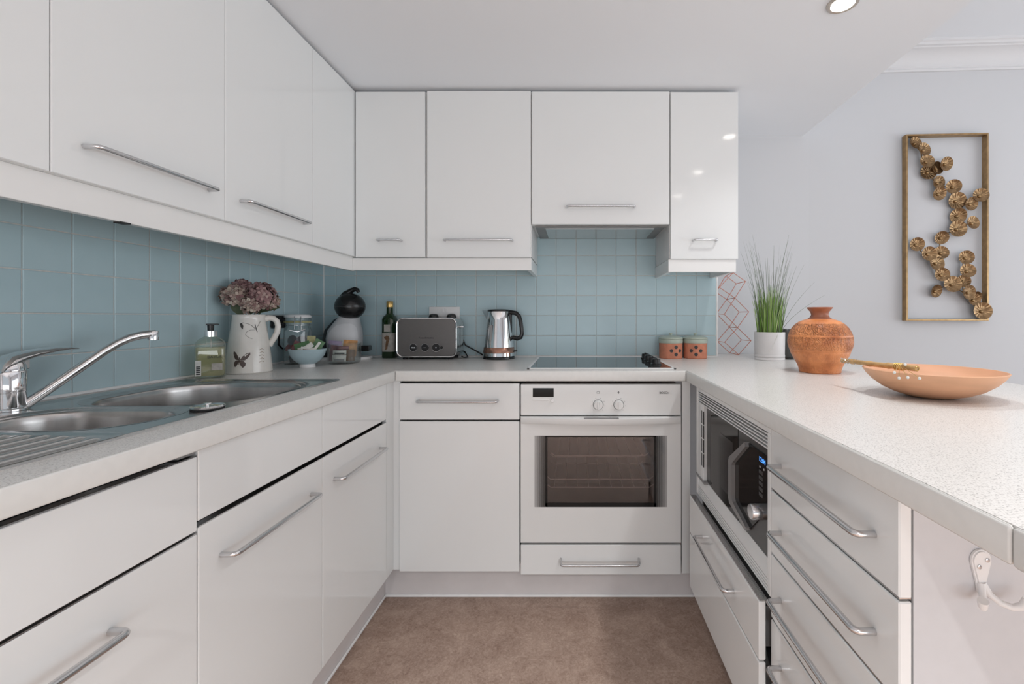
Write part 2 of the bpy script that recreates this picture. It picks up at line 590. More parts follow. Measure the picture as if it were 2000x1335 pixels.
# cornice of the living room
ang = math.atan2(-0.155, 3.0)
bm = bmesh.new()
prof = [(0, 2.432), (0.010, 2.432), (0.014, 2.440), (0.010, 2.447), (0.016, 2.452)]
for k in range(9):
    a = PI / 2 * k / 8
    prof.append((0.085 - 0.069 * math.cos(a), 2.455 + 0.062 * math.sin(a)))
prof += [(0.088, 2.522), (0.100, 2.524), (0.104, 2.534), (0.112, 2.538), (0.112, UC), (0, UC)]
A, B = [], []
for d, z in prof:
    A.append(bm.verts.new((1.22, PW + 0.003 - d, z)))
    B.append(bm.verts.new((4.3, PW - 0.155 + 0.003 - d, z)))
for i in range(len(prof)):
    j = (i + 1) % len(prof)
    bm.faces.new((A[i], A[j], B[j], B[i]))
bm.faces.new(A)
bm.faces.new(B)
struct('trim_1', bm, 'cornice', 'white moulded plaster cornice', smooth=True)

# ---- tiles: each one a piece of its wall
PITCH = 0.1022
TS = 0.0992
Z0 = 0.896


def tile_mesh(w, h, t=0.010, bev=0.0016):
    """tile face pointing +Z(local normal) : built in local u,v,n"""
    bm = bmesh.new()
    o = [(-w / 2, -h / 2), (w / 2, -h / 2), (w / 2, h / 2), (-w / 2, h / 2)]
    i_ = [(-w / 2 + bev, -h / 2 + bev), (w / 2 - bev, -h / 2 + bev), (w / 2 - bev, h / 2 - bev), (-w / 2 + bev, h / 2 - bev)]
    v0 = [bm.verts.new((p[0], p[1], -t)) for p in o]
    v1 = [bm.verts.new((p[0], p[1], -bev * 0.6)) for p in o]
    v2 = [bm.verts.new((p[0], p[1], 0)) for p in i_]
    for k in range(4):
        j = (k + 1) % 4
        bm.faces.new((v0[k], v0[j], v1[j], v1[k]))
        bm.faces.new((v1[k], v1[j], v2[j], v2[k]))
    bm.faces.new(v2)
    me = bpy.data.meshes.new('tile')
    bm.to_mesh(me)
    bm.free()
    me.materials.append(M['tile'])
    return me


TM = {}


def place_tile(parent, u, v, w, h, side):
    key = (round(w, 4), round(h, 4))
    if key not in TM:
        TM[key] = tile_mesh(w, h)
    o = bpy.data.objects.new('tile', TM[key])
    C.objects.link(o)
    o.parent = parent
    jit = random.uniform(-0.0004, 0.0004)
    tilt = random.uniform(-0.004, 0.004)
    if side == 'back':     # u = X, v = Z, normal -Y
        o.location = (u, BW + jit, v)
        o.rotation_euler = (PI / 2 + tilt, 0, random.uniform(-0.004, 0.004))
    else:                  # u = Y, v = Z, normal +X
        o.location = (LW + jit, u, v)
        o.rotation_euler = (PI / 2 + tilt, 0, PI / 2 + random.uniform(-0.004, 0.004))


gw = obj('grout', box(LW - 0.012, LW - 0.0022, 0.55, BW + 0.004, 0.80, 1.42), 'grout', wl)
gb = obj('grout', box(LW - 0.002, 0.7255, BW + 0.0022, BW + 0.012, 0.80, 1.62), 'grout', wb)
XEND = 0.7235
for row in range(7):
    zc = Z0 + PITCH * (row + 0.5)
    for col in range(20):
        x1 = XEND - PITCH * col
        x0 = x1 - PITCH
        if x0 < LW:
            x0 = LW + 0.001
        if row >= 5 and not (x1 > -0.30 and x0 < 0.50):
            continue
        w = (x1 - x0) - (PITCH - TS)
        if w < 0.012:
            continue
        place_tile(wb, (x0 + x1) / 2, zc, w, TS, 'back')
for row in range(5):
    zc = Z0 + PITCH * (row + 0.5)
    for col in range(14):
        y1 = BW - 0.001 - PITCH * col
        place_tile(wl, y1 - PITCH / 2, zc, TS, TS, 'left')
# white edging and sealant beads
struct('trim_2', box(0.7240, 0.7330, BW - 0.001, BW + 0.02, ZW, CE - 0.6, 0.002), 'bead', 'white tile edging strip')
bm = bmesh.new()
bx(bm, LW, 0.728, BW - 0.006, BW + 0.002, ZW, ZW + 0.006, 0.002)
struct('trim_3', bm, 'bead', 'white sealant bead along the back worktop')
bm = bmesh.new()
bx(bm, LW - 0.002, LW + 0.007, 0.3, BW, ZW, ZW + 0.009, 0.003)
struct('trim_4', bm, 'bead', 'white sealant bead along the left worktop')
bm = bmesh.new()
bx(bm, LW - 0.001, LW + 0.004, BW - 0.004, BW + 0.001, ZW, 1.40)
struct('trim_5', bm, 'bead', 'white sealant bead in the tiled corner')
# plinths
struct('baseboard_left', box(-0.759, -0.741, 0.0, 1.741, 0, 0.130, 0.001), 'plinth', 'white kickboard under the left units')
struct('baseboard_back', box(-0.741, 0.470, 1.723, 1.741, 0, 0.130, 0.001), 'plinth', 'white kickboard under the oven run')
struct('baseboard_right', box(0.470, 0.488, 0.60, 1.723, 0, 0.120, 0.001), 'plinth', 'white kickboard under the breakfast bar units')
bm = bmesh.new()
bx(bm, -0.741, 0.470, 1.715, 1.724, 0, 0.010, 0.003)
bx(bm, -0.742, -0.734, 0.2, 1.723, 0, 0.010, 0.003)
struct('trim_6', bm, 'bead', 'white sealant bead at the floor edge')

# ------------------------------------------------------------------ wall cabinets
HL = 0.147           # half length of the long handles


def front(bm_args, bev=0.0016):
    return box(*bm_args, bev)


def wall_unit_left(y0, y1, label, has_handle=True):
    t = thing('wall_cabinet', label, 'cabinet', (-1.1, (y0 + y1) / 2, 1.357))
    obj('carcass', box(LW, -0.9785, y0, y1, 1.360, 2.081), 'carcass', t)
    d = obj('door', front((-0.978, -0.960, y0 + 0.0008, y1 - 0.0008, 1.357, 2.080)), 'door', t)
    if has_handle:
        c = (y0 + y1) / 2
        obj('handle', handle_bm((-0.961, c - HL, 1.425), (-0.961, c + HL, 1.425), (1, 0, 0)), 'hsteel', d, True)
    return t


wall_unit_left(0.207, 0.807, 'white gloss wall cabinet cut off by the left edge of the picture, above the sink', False)
wall_unit_left(0.807, 1.2105, 'second white wall cabinet from the left, its long handle above the tap')
wall_unit_left(1.2105, 1.6156, 'third white wall cabinet from the left, above the flower jug')
t = thing('corner_cabinet', 'plain white corner cabinet front with no handle where the two rows of wall cabinets meet', 'cabinet', (-0.97, 1.77, 1.357))
obj('panel', front((-0.978, -0.960, 1.6168, 1.9400, 1.357, 2.080)), 'door', t)
obj('carcass', box(LW, -0.9785, 1.6168, BW - 0.001, 1.360, 2.081), 'carcass', t)


def wall_unit_back(x0, x1, z0, label, hl, hz, zt=2.079):
    t = thing('wall_cabinet', label, 'cabinet', ((x0 + x1) / 2, 2.1, z0))
    obj('carcass', box(x0, x1, 1.9385, BW - 0.001, z0 + 0.003, 2.081), 'carcass', t)
    d = obj('door', front((x0 + 0.0025, x1 - 0.0025, 1.920, 1.938, z0, zt)), 'door', t)
    c = (x0 + x1) / 2
    obj('handle', handle_bm((c - hl, 1.921, hz), (c + hl, 1.921, hz), (0, -1, 0), r=0.0045), 'hsteel', d, True)
    return t


wall_unit_back(-0.9575, -0.649, 1.354, 'narrow white wall cabinet in the corner above the coffee machine', 0.050, 1.425, 2.075)
wall_unit_back(-0.6455, -0.1885, 1.353, 'white wall cabinet above the toaster and kettle', 0.147, 1.425)
wall_unit_back(-0.1885, 0.4165, 1.497, 'wide short white cabinet door hiding the cooker hood above the hob', 0.147, 1.570, 2.076)
wall_unit_back(0.4165, 0.7165, 1.346, 'narrow white wall cabinet at the right end, above the terracotta canisters', 0.050, 1.425, 2.074)

p = thing('light_pelmet', 'long white pelmet strip under the left wall cabinets', 'pelmet', (-0.98, 1.0, 1.296))
obj('board', box(-0.993, -0.975, 0.207, 1.953, 1.296, 1.357, 0.001), 'pelmet', p)
obj('cable_clip', box(-0.990, -0.972, 0.945, 0.965, 1.2935, 1.2965), 'blackmatt', p)
p = thing('light_pelmet', 'white pelmet strip under the wall cabinets above the toaster', 'pelmet', (-0.57, 1.94, 1.298))
obj('board', box(-0.9745, -0.1900, 1.935, 1.953, 1.298, 1.3525, 0.001), 'pelmet', p)
obj('return_board', box(-0.2080, -0.1895, 1.953, BW - 0.001, 1.298, 1.3525, 0.001), 'pelmet', p)
p = thing('light_pelmet', 'short white pelmet strip under the wall cabinet at the right end', 'pelmet', (0.57, 1.94, 1.290))
obj('board', box(0.4120, 0.7080, 1.930, 1.948, 1.290, 1.3455, 0.001), 'pelmet', p)
obj('return_board', box(0.4120, 0.4300, 1.948, BW - 0.001, 1.290, 1.3455, 0.001), 'pelmet', p)
obj('return_board', box(0.6900, 0.7080, 1.948, BW - 0.001, 1.290, 1.3455, 0.001), 'pelmet', p)
# extractor inside the hood cabinet
h = thing('cooker_hood', 'slim grey extractor underside tucked below the cabinet above the hob', 'cooker hood', (0.114, 2.09, 1.49))
obj('housing', box(-0.175, 0.405, 1.965, BW - 0.002, 1.492, 1.4995, 0.001), 'midgrey', h)
obj('filter', box(-0.13, 0.36, 1.99, 2.22, 1.489, 1.4925), 'steel', h)

# ------------------------------------------------------------------ base units, left run
DX = -0.690


def base_left(y0, y1, label):
    t = thing('base_cabinet', label, 'cabinet', (-1.0, (y0 + y1) / 2, 0.13))
    obj('carcass', box(LW + 0.004, -0.745, y0 + 0.001, y1 - 0.001, 0.13, 0.700), 'inside', t)
    obj('drawer', front((DX - 0.018, DX, y0 + 0.0012, y1 - 0.0012, 0.7165, 0.8475)), 'door', t)
    d = obj('door', front((DX - 0.018, DX, y0 + 0.0012, y1 - 0.0012, 0.129, 0.7050)), 'door', t)
    c = (y0 + y1) / 2
    obj('handle', handle_bm((DX - 0.001, c - HL, 0.628), (DX - 0.001, c + HL, 0.628), (1, 0, 0)), 'hsteel', d, True)
    obj('edge_strip', box(DX - 0.017, DX - 0.001, y0 + 0.002, y1 - 0.002, 0.7045, 0.7068), 'hsteel', d)
    return t


base_left(0.807, 1.206, 'white base cabinet with long handle right of the dishwasher, below the main sink bowl')
base_left(1.206, 1.617, 'white base cabinet with long handle next to the left inner corner')
t = thing('dishwasher', 'white fronted built-in dishwasher at the lower left, black gap under the worktop', 'dishwasher', (-1.0, 0.507, 0.10))
obj('body', box(LW + 0.004, -0.735, 0.212, 0.785, 0.10, 0.72), 'inside', t)
obj('fascia', front((DX - 0.018, DX, 0.209, 0.8055, 0.700, 0.8365)), 'door', t)
d = obj('door', front((DX - 0.018, DX, 0.209, 0.8055, 0.129, 0.6945)), 'door', t)
obj('handle', handle_bm((DX - 0.001, 0.507 - HL, 0.624), (DX - 0.001, 0.507 + HL, 0.624), (1, 0, 0), r=0.0055), 'hsteel', d, True)
obj('edge_strip', box(DX - 0.017, DX - 0.0005, 0.210, 0.8050, 0.8362, 0.8385), 'hsteel', t)
obj('edge_strip', box(DX - 0.017, DX - 0.0005, 0.210, 0.8050, 0.6942, 0.6965), 'hsteel', d)
obj('bracket', box(DX - 0.04, DX - 0.004, 0.770, 0.8050, 0.8410, 0.8450), 'midgrey', t)
t = thing('corner_post', 'narrow white filler post in the left inner corner of the base units', 'post', (-0.68, 1.65, 0.13))
obj('post_side', front((DX - 0.018, DX - 0.001, 1.6182, 1.6900, 0.128, 0.849)), 'door', t)
obj('post_front', front((DX - 0.002, -0.6655, 1.680, 1.694, 0.128, 0.849)), 'door', t)

# ------------------------------------------------------------------ base units, back run
t = thing('base_cabinet', 'white base cabinet with one drawer and a plain door left of the oven', 'cabinet', (-0.435, 1.9, 0.13))
obj('carcass', box(-0.662, -0.208, 1.735, BW - 0.004, 0.13, 0.70), 'inside', t)
dr = obj('drawer', front((-0.6635, -0.2085, 1.668, 1.686, 0.7035, 0.841)), 'door', t)
obj('handle', handle_bm((-0.59, 1.669, 0.776), (-0.29, 1.669, 0.776), (0, -1, 0), r=0.005), 'hsteel', dr, True)
obj('door', front((-0.6635, -0.2085, 1.668, 1.686, 0.128, 0.697)), 'door', t)
t = thing('filler_post', 'narrow white filler post between the oven and the microwave unit', 'post', (0.425, 1.67, 0.13))
obj('post', front((0.4085, 0.4400, 1.672, 1.690, 0.118, 0.849)), 'door', t)

# oven
OX0, OX1, OY = -0.2035, 0.4030, 1.665
ov = thing('built_in_oven', 'white built-in electric oven with dark window and two dials', 'oven', (0.10, 1.9, 0.235))
bm = bmesh.new()
for q in ((-0.19, -0.165, 1.69, 2.2, 0.25, 0.84), (0.365, 0.39, 1.69, 2.2, 0.25, 0.84), (-0.165, 0.365, 1.69, 2.2, 0.25, 0.30),
          (-0.165, 0.365, 1.69, 2.2, 0.69, 0.84), (-0.165, 0.365, 2.10, 2.2, 0.30, 0.69)):
    bx(bm, *q)
obj('cavity', bm, 'ovencav', ov)
fa = obj('control_panel', front((OX0, OX1, OY, OY + 0.022, 0.7210, 0.8385), 0.002), 'ovenwhite', ov)
obj('display', box(-0.1575, -0.0785, OY - 0.0012, OY + 0.002, 0.7905, 0.8235), 'mwglass', fa)
bm = box(-0.158, -0.098, OY - 0.003, OY + 0.002, 0.7775, 0.7820, 0.001)
obj('slider', bm, 'white', fa)
bm = lathe(bmesh.new(), [(0.0075, 0), (0.0075, 0.008), (0.006, 0.010)], 16)
bmesh.ops.rotate(bm, verts=bm.verts, matrix=Matrix.Rotation(PI / 2, 3, 'X'))
bmesh.ops.translate(bm, verts=bm.verts, vec=(-0.083, OY, 0.7780))
obj('button', bm, 'white', fa, True)
for kx in (0.0895, 0.1670):
    bm = lathe(bmesh.new(), [(0.0185, 0), (0.0185, 0.004), (0.0165, 0.016), (0.0150, 0.018)], 28)
    bmesh.ops.rotate(bm, verts=bm.verts, matrix=Matrix.Rotation(PI / 2, 3, 'X'))
    bmesh.ops.translate(bm, verts=bm.verts, vec=(kx, OY, 0.7610))
    k = obj('dial', bm, 'ovenwhite', fa, True)
    obj('dial_ring', tube(bmesh.new(), [(kx + 0.0192 * math.cos(2 * PI * q / 28), OY - 0.0006, 0.7610 + 0.0192 * math.sin(2 * PI * q / 28)) for q in range(28)], 0.0009, 5, closed=True), 'midgrey', k, True)
    obj('dial_grip', box(kx - 0.0035, kx + 0.0035, OY - 0.024, OY - 0.016, 0.7610 - 0.015, 0.7610 + 0.015, 0.0015), 'ovenwhite', k)
    bm = bmesh.new()
    for q in range(8):
        a = math.radians(-140 + 40 * q) + PI / 2
        bx(bm, kx + 0.026 * math.cos(a) - 0.001, kx + 0.026 * math.cos(a) + 0.001, OY - 0.0004, OY + 0.001, 0.7610 + 0.026 * math.sin(a) - 0.001, 0.7610 + 0.026 * math.sin(a) + 0.001)
    obj('dial_marks', bm, 'midgrey', fa)
    bm = bmesh.new()
    if kx < 0.1:
        for q in ((-0.005, 0.005, 0.8098, 0.8106), (-0.005, 0.005, 0.8035, 0.8043), (-0.005, -0.0042, 0.8035, 0.8106), (0.0042, 0.005, 0.8035, 0.8106)):
            bx(bm, kx + q[0], kx + q[1], OY - 0.0004, OY + 0.001, q[2], q[3])
    else:
        bx(bm, kx - 0.0012, kx + 0.0012, OY - 0.0004, OY + 0.001, 0.803, 0.812)
        bx(bm, kx - 0.004, kx - 0.003, OY - 0.0004, OY + 0.001, 0.805, 0.810)
        bx(bm, kx + 0.003, kx + 0.004, OY - 0.0004, OY + 0.001, 0.805, 0.810)
    obj('symbol', bm, 'text', fa)
text('lettering', 'BOSCH', 0.0115, (0.3395, OY - 0.0006, 0.8060), (PI / 2, 0, 0), 'text', fa)
# oven door with window
WX0, WX1, WZ0, WZ1 = -0.1100, 0.3090, 0.3745, 0.6435
dr = obj('door', box(OX0, WX0 - 0.0005, OY, OY + 0.022, 0.2400, 0.7170, 0.0), 'ovenwhite', ov)
bmw = bmesh.new()
bx(bmw, WX0 - 0.0005, WX1 + 0.0005, OY, OY + 0.022, 0.2400, WZ0)
bx(bmw, WX0 - 0.0005, WX1 + 0.0005, OY, OY + 0.022, WZ1, 0.7170)
bx(bmw, WX1 + 0.0005, OX1, OY, OY + 0.022, 0.2400, 0.7170)
obj('door_skin', bmw, 'ovenwhite', dr)
obj('window_pane', box(WX0, WX1, OY + 0.001, OY + 0.004, WZ0, WZ1), 'ovenpane', dr)
# graded vertical printed stripes beside the window
gm = [mat('stripe_%d' % i, (v, v, v), rough=0.12, noise=0.03) for i, v in enumerate((0.38, 0.24, 0.14, 0.08, 0.04))]
for sgn, xa in ((-1, WX0), (1, WX1)):
    for i in range(5):
        w = 0.0078
        xo = xa + sgn * (0.0005 + (4 - i) * (w + 0.0004))
        xi = xo + sgn * w
        obj('stripe', box(xo, xi, OY - 0.0006, OY + 0.001, WZ0, WZ1), gm[i], dr)
obj('window_border', bx(bx(box(WX0, WX1, OY - 0.0005, OY + 0.003, WZ1 - 0.005, WZ1), WX0, WX1, OY - 0.0005, OY + 0.003, WZ0, WZ0 + 0.015),
                        WX0, WX0 + 0.008, OY - 0.0005, OY + 0.003, WZ0, WZ1), 'mwglass', dr)
obj('window_border', box(WX1 - 0.008, WX1, OY - 0.0005, OY + 0.003, WZ0, WZ1), 'mwglass', dr)
# handle: full-width bowed white bar
bm = bmesh.new()
N = 24
rows = []
for i in range(N + 1):
    s = i / N
    x = OX0 + 0.002 + (OX1 - OX0 - 0.004) * s
    b_ = 0.006 + 0.030 * (1 - (2 * s - 1) ** 2)
    rows.append([bm.verts.new((x, OY + 0.001, 0.7165)), bm.verts.new((x, OY - b_ + 0.004, 0.7165)), bm.verts.new((x, OY - b_, 0.7135)),
                 bm.verts.new((x, OY - b_, 0.6960)), bm.verts.new((x, OY - b_ + 0.004, 0.6905)), bm.verts.new((x, OY - b_ + 0.016, 0.6905)), bm.verts.new((x, OY + 0.001, 0.6935))])
for a, b in zip(rows, rows[1:]):
    for k in range(7):
        j = (k + 1) % 7
        bm.faces.new((a[k], b[k], b[j], a[j]))
bm.faces.new(rows[0])
bm.faces.new(rows[-1])
hd = obj('handle', bm, 'ovenwhite', dr, True)
obj('grip_slot', box(0.035, 0.165, OY - 0.0345, OY - 0.020, 0.7155, 0.7172, 0.0006), 'midgrey', hd)
# racks inside
for zr, inset, kind in ((0.545, 0.018, 0), (0.452, 0.0, 1), (0.420, 0.0, 1)):
    bm = bmesh.new()
    x0, x1 = -0.11 + inset, 0.312 - inset
    for yy in (1.74, 2.02):
        tube(bm, [(x0, yy, zr + 0.012), (x0 + 0.016, yy, zr), (x1 - 0.016, yy, zr), (x1, yy, zr + 0.012)], 0.0026, 6)
    for q in range(9):
        xq = x0 + 0.03 + (x1 - x0 - 0.06) * q / 8
        tube(bm, [(xq, 1.74, zr), (xq, 2.02, zr)], 0.0012, 5)
    obj('rack', bm, 'bead', ov)
t = thing('oven_drawer', 'low white drawer with a chrome handle under the oven', 'drawer', (0.10, 1.9, 0.12))
obj('body', box(OX0 + 0.01, OX1 - 0.01, 1.735, 2.2, 0.125, 0.228), 'inside', t)
dr2 = obj('drawer_front', front((OX0, OX1, OY, OY + 0.018, 0.1180, 0.2305), 0.002), 'door', t)
obj('handle', handle_bm((-0.0520, OY + 0.001, 0.180), (0.2430, OY + 0.001, 0.180), (0, -0.95, -0.40), r=0.0042), 'hsteel', dr2, True)

# ------------------------------------------------------------------ right run
RX = 0.440
t = thing('drawer_unit', 'white drawer unit with long handles at the end of the breakfast bar', 'drawer unit', (0.75, 0.79, 0.12))
obj('carcass', box(0.492, 1.0, 0.602, 0.985, 0.12, 0.845), 'inside', t)
zs = [0.848, 0.706, 0.563, 0.4185, 0.2745, 0.130]
for i in range(5):
    zt, zb = zs[i] - 0.0018, zs[i + 1] + 0.0030
    if i == 0:
        zt = 0.848
    d = obj('drawer', front((RX, RX + 0.018, 0.5965, 0.9865, zb, zt), 0.002), 'door', t)
    zh = (zs[i] + zs[i + 1]) / 2 - 0.004
    obj('handle', handle_bm((RX + 0.001, 0.792 - HL, zh), (RX + 0.001, 0.792 + HL, zh), (-1, 0, 0), r=0.0052), 'hsteel', d, True)
    obj('edge_strip', box(RX + 0.001, RX + 0.017, 0.598, 0.985, zb - 0.0012, zb + 0.0004), 'hsteel', d)
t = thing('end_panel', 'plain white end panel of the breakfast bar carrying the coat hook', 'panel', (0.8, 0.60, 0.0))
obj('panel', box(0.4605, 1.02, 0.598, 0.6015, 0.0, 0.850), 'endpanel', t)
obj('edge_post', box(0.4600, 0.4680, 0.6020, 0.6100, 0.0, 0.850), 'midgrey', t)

t = thing('microwave_housing', 'white cabinet with louvred surround built around the microwave', 'cabinet', (0.75, 1.29, 0.12))
bm = bmesh.new()
for q in ((0.462, 1.0, 0.990, 1.008, 0.12, 0.845), (0.462, 1.0, 1.570, 1.588, 0.12, 0.845), (0.462, 1.0, 1.008, 1.570, 0.500, 0.520),
          (0.985, 1.0, 1.008, 1.570, 0.12, 0.845)):
    bx(bm, *q)
obj('carcass', bm, 'inside', t)
bm = bmesh.new()
bx(bm, RX, RX + 0.018, 0.9895, 1.5880, 0.8290, 0.8480, 0.001)      # top rail
bx(bm, RX, RX + 0.018, 0.9895, 1.0040, 0.4620, 0.8290, 0.001)      # near stile
bx(bm, RX, RX + 0.018, 1.5030, 1.5880, 0.5300, 0.7900, 0.001)      # far stile
bx(bm, RX, RX + 0.018, 1.5700, 1.5880, 0.7900, 0.8290, 0.001)
bx(bm, RX, RX + 0.018, 1.5700, 1.5880, 0.4620, 0.5300, 0.001)
fr = obj('surround', bm, 'door', t)
for i in range(5):
    z = 0.7905 + i * 0.0083
    obj('louvre_slat', box(RX + 0.001, RX + 0.014, 1.0040, 1.5700, z - 0.0016, z + 0.0016, 0.0006), 'door', t)
obj('slot_backing', box(RX + 0.017, RX + 0.0185, 1.004, 1.570, 0.789, 0.829), 'inside', t)
# sill and lower louvres
bm = bmesh.new()
prism(bm, [(RX, 0.500), (RX + 0.012, 0.5285), (RX + 0.10, 0.5285), (RX + 0.10, 0.500)], 'y', 1.0040, 1.5700)
obj('sill', bm, 'door', t)
for i in range(5):
    z = 0.4650 + i * 0.0082
    obj('louvre_slat', box(RX + 0.0005, RX + 0.016, 1.0040, 1.5700, z - 0.0030, z + 0.0030, 0.0012), 'door', t)
obj('slot_backing', box(RX + 0.014, RX + 0.017, 1.004, 1.570, 0.461, 0.503), 'midgrey', t)
# vent slots in the far stile, their shade laid on as dark pieces
for i in range(4):
    for k in range(2):
        yy = 1.521 - 0.018 * k
        obj('vent_slot', box(RX - 0.0004, RX + 0.0012, yy - 0.0045, yy + 0.0045, 0.580 + i * 0.0485, 0.580 + i * 0.0485 + 0.044), 'inside', t)
bm = box(RX - 0.004, RX + 0.02, 1.485, 1.586, 0.5265, 0.5345, 0.002)
obj('corner_bracket', bm, 'midgrey', t)
# two deep drawers under it, standing slightly open
for zb, zt, hz, nm in ((0.3190, 0.4520, 0.379, 'shallow white drawer under the microwave, left slightly open'),
                       (0.1250, 0.3140, None, 'deep white drawer nearest the floor below the microwave, slightly open')):
    d = thing('pan_drawer', nm, 'drawer', (0.6, 1.29, zb))
    f = obj('drawer_front', front((0.4150, 0.4310, 0.9900, 1.5870, zb, zt), 0.0025), 'door', d)
    obj('drawer_box', box(0.4310, 0.94, 1.02, 1.56, zb + 0.01, zt - 0.03), 'midgrey', d)
    if hz:
        obj('handle', handle_bm((0.416, 1.288 - 0.142, hz), (0.416, 1.288 + 0.142, hz), (-1, 0, 0), r=0.0052), 'hsteel', f, True)
        for k in range(7):
            xk = 0.4170 + 0.0029 * k
            obj('top_rib', box(xk, xk + 0.0017, 0.9915, 1.5860, zt - 0.004, zt + 0.0022), 'hsteel', f)

# microwave
mw = thing('microwave_oven', 'black microwave with silver bracket handle and blue clock in the built-in housing', 'microwave', (0.62, 1.253, 0.5295))
obj('body', box(0.462, 0.85, 1.0100, 1.5000, 0.5320, 0.7850, 0.003), 'darkgrey', mw)
door = obj('door', box(0.4500, 0.4620, 1.2100, 1.4550, 0.5310, 0.7860, 0.002), 'mwglass', mw)
obj('door_edge', box(0.4505, 0.4620, 1.4565, 1.5000, 0.5310, 0.7860, 0.003), 'darkgrey', mw)
obj('viewing_window', box(0.4495, 0.4505, 1.2500, 1.3600, 0.5700, 0.7350), 'black', door)
pn = obj('control_panel', box(0.4510, 0.4620, 1.0100, 1.2090, 0.5310, 0.7860, 0.002), 'darkgrey', mw)
bm = bmesh.new()
prism(bm, [(1.2350, 0.6850), (1.1420, 0.7670), (1.0120, 0.7670), (1.0120, 0.6250), (1.0660, 0.6040), (1.1270, 0.5490), (1.2350, 0.5800)], 'x', 0.4480, 0.4515)
obj('control_face', bm, 'mwglass', pn)
# bracket
bm = bmesh.new()
outer = [(1.1350, 0.7700), (1.2500, 0.6950), (1.2560, 0.6820), (1.2560, 0.5780), (1.2480, 0.5660), (1.1300, 0.5440)]
inner = [(1.1300, 0.7590), (1.2240, 0.6870), (1.2280, 0.6790), (1.2280, 0.5880), (1.2220, 0.5800), (1.1270, 0.5530)]
A0 = [bm.verts.new((0.4380, y, z)) for y, z in outer]
A1 = [bm.verts.new((0.4380, y, z)) for y, z in inner]
B0 = [bm.verts.new((0.4515, y, z)) for y, z in outer]
B1 = [bm.verts.new((0.4515, y, z)) for y, z in inner]
for i in range(5):
    bm.faces.new((A0[i], A0[i + 1], A1[i + 1], A1[i]))
    bm.faces.new((A0[i], B0[i], B0[i + 1], A0[i + 1]))
    bm.faces.new((A1[i], A1[i + 1], B1[i + 1], B1[i]))
for i in (0, 5):
    bm.faces.new((A0[i], A1[i], B1[i], B0[i]))
obj('handle', bm, 'bracket', door)
bm = lathe(bmesh.new(), [(0.0185, 0), (0.0185, 0.024), (0.0170, 0.0265), (0.0, 0.0265)], 28)
bmesh.ops.rotate(bm, verts=bm.verts, matrix=Matrix.Rotation(-PI / 2, 3, 'Y'))
bmesh.ops.translate(bm, verts=bm.verts, vec=(0.4485, 1.058, 0.6240))
obj('dial', bm, 'hsteel', pn, True)
for i in range(5):
    z = 0.660 + i * 0.0135
    obj('button', box(0.4468, 0.4485, 1.0470, 1.0680, z, z + 0.0085, 0.0006), 'darkgrey', pn)
for k, (yy, zz) in enumerate(((1.062, 0.729), (1.0400, 0.7290))):
    obj('button', box(0.4466, 0.4485, yy - 0.002, yy + 0.002, zz, zz + 0.004), 'litegrey', pn)
text('clock_digits', '12:04', 0.0165, (0.4474, 1.0500, 0.7490), (PI / 2, 0, -PI / 2), 'blueled', pn)

# ------------------------------------------------------------------ worktops
SX0, SX1, SY0, SY1 = -1.246, -0.750, 0.440, 1.412       # sink cut-out


def edge_bar_y(name, x0, x1, y0, y1, parent):
    return obj(name, box(x0, x1, y0, y1, ZW - 0.0390, ZW - 0.0004, 0.0035, 3), 'wedge', parent, True)


t = thing('worktop', 'grey speckled worktop holding the sink along the left wall', 'worktop', (-0.97, 1.2, 0.851))
bm = bmesh.new()
for q in ((SX1 - 0.012, -0.6790, 0.1, 1.654), (LW, SX0 + 0.012, 0.1, 1.654), (SX0 + 0.012, SX1 - 0.012, SY1 - 0.012, 1.654), (SX0 + 0.012, SX1 - 0.012, 0.1, SY0 + 0.012),
          (LW, -0.6790, 1.654, BW)):
    bx(bm, q[0], q[1], q[2], q[3], ZW - 0.038, ZW)
obj('top', bm, 'worktop', t)
edge_bar_y('edge_strip', -0.6795, -0.6740, 0.1, 1.6560, t)
t = thing('worktop', 'grey speckled worktop carrying the hob along the back wall', 'worktop', (-0.12, 1.95, 0.851))
obj('top', box(-0.6780, 0.4240, 1.658, BW, ZW - 0.038, ZW), 'worktop', t)
obj('edge_strip', box(-0.6725, 0.4185, 1.6530, 1.6585, ZW - 0.0390, ZW - 0.0004, 0.0035, 3), 'wedge', t, True)
t = thing('worktop', 'pale speckled breakfast bar worktop on the right with the vase and fruit bowl', 'worktop', (0.87, 1.3, 0.851))
bm = bmesh.new()
prism(bm, [(0.4245, 0.22), (1.335, 0.22), (1.335, PW - 0.004), (0.7345, PW - 0.001), (0.7345, BW), (0.4245, BW)], 'z', ZW - 0.038, ZW)
obj('top', bm, 'worktop', t)
edge_bar_y('edge_strip', 0.4195, 0.4250, 0.4240, 1.6560, t)
edge_bar_y('edge_strip', 0.4195, 0.4250, 0.22, 0.4230, t)
edge_bar_y('edge_strip', 1.3345, 1.3395, 0.22, PW - 0.006, t)

# ------------------------------------------------------------------ sink
def sd_rrect(px, py, cx, cy, hx, hy, r):
    qx, qy = abs(px - cx) - hx + r, abs(py - cy) - hy + r
    return math.hypot(max(qx, 0), max(qy, 0)) + min(max(qx, qy), 0) - r


def smooth(t):
    t = max(0.0, min(1.0, t))
    return t * t * (3 - 2 * t)


MAIN = (-0.995, 1.195, 0.195, 0.183, 0.135)
HALF = (-0.985, 0.880, 0.150, 0.086, 0.078)
RIBS = [(-0.788, 0.748), (-0.823, 0.757), (-0.858, 0.763), (-0.893, 0.767), (-0.928, 0.769), (-0.963, 0.768), (-0.998, 0.764), (-1.033, 0.757)]


PZ = ZW + 0.0010          # level of the pressed plate inside the raised lip


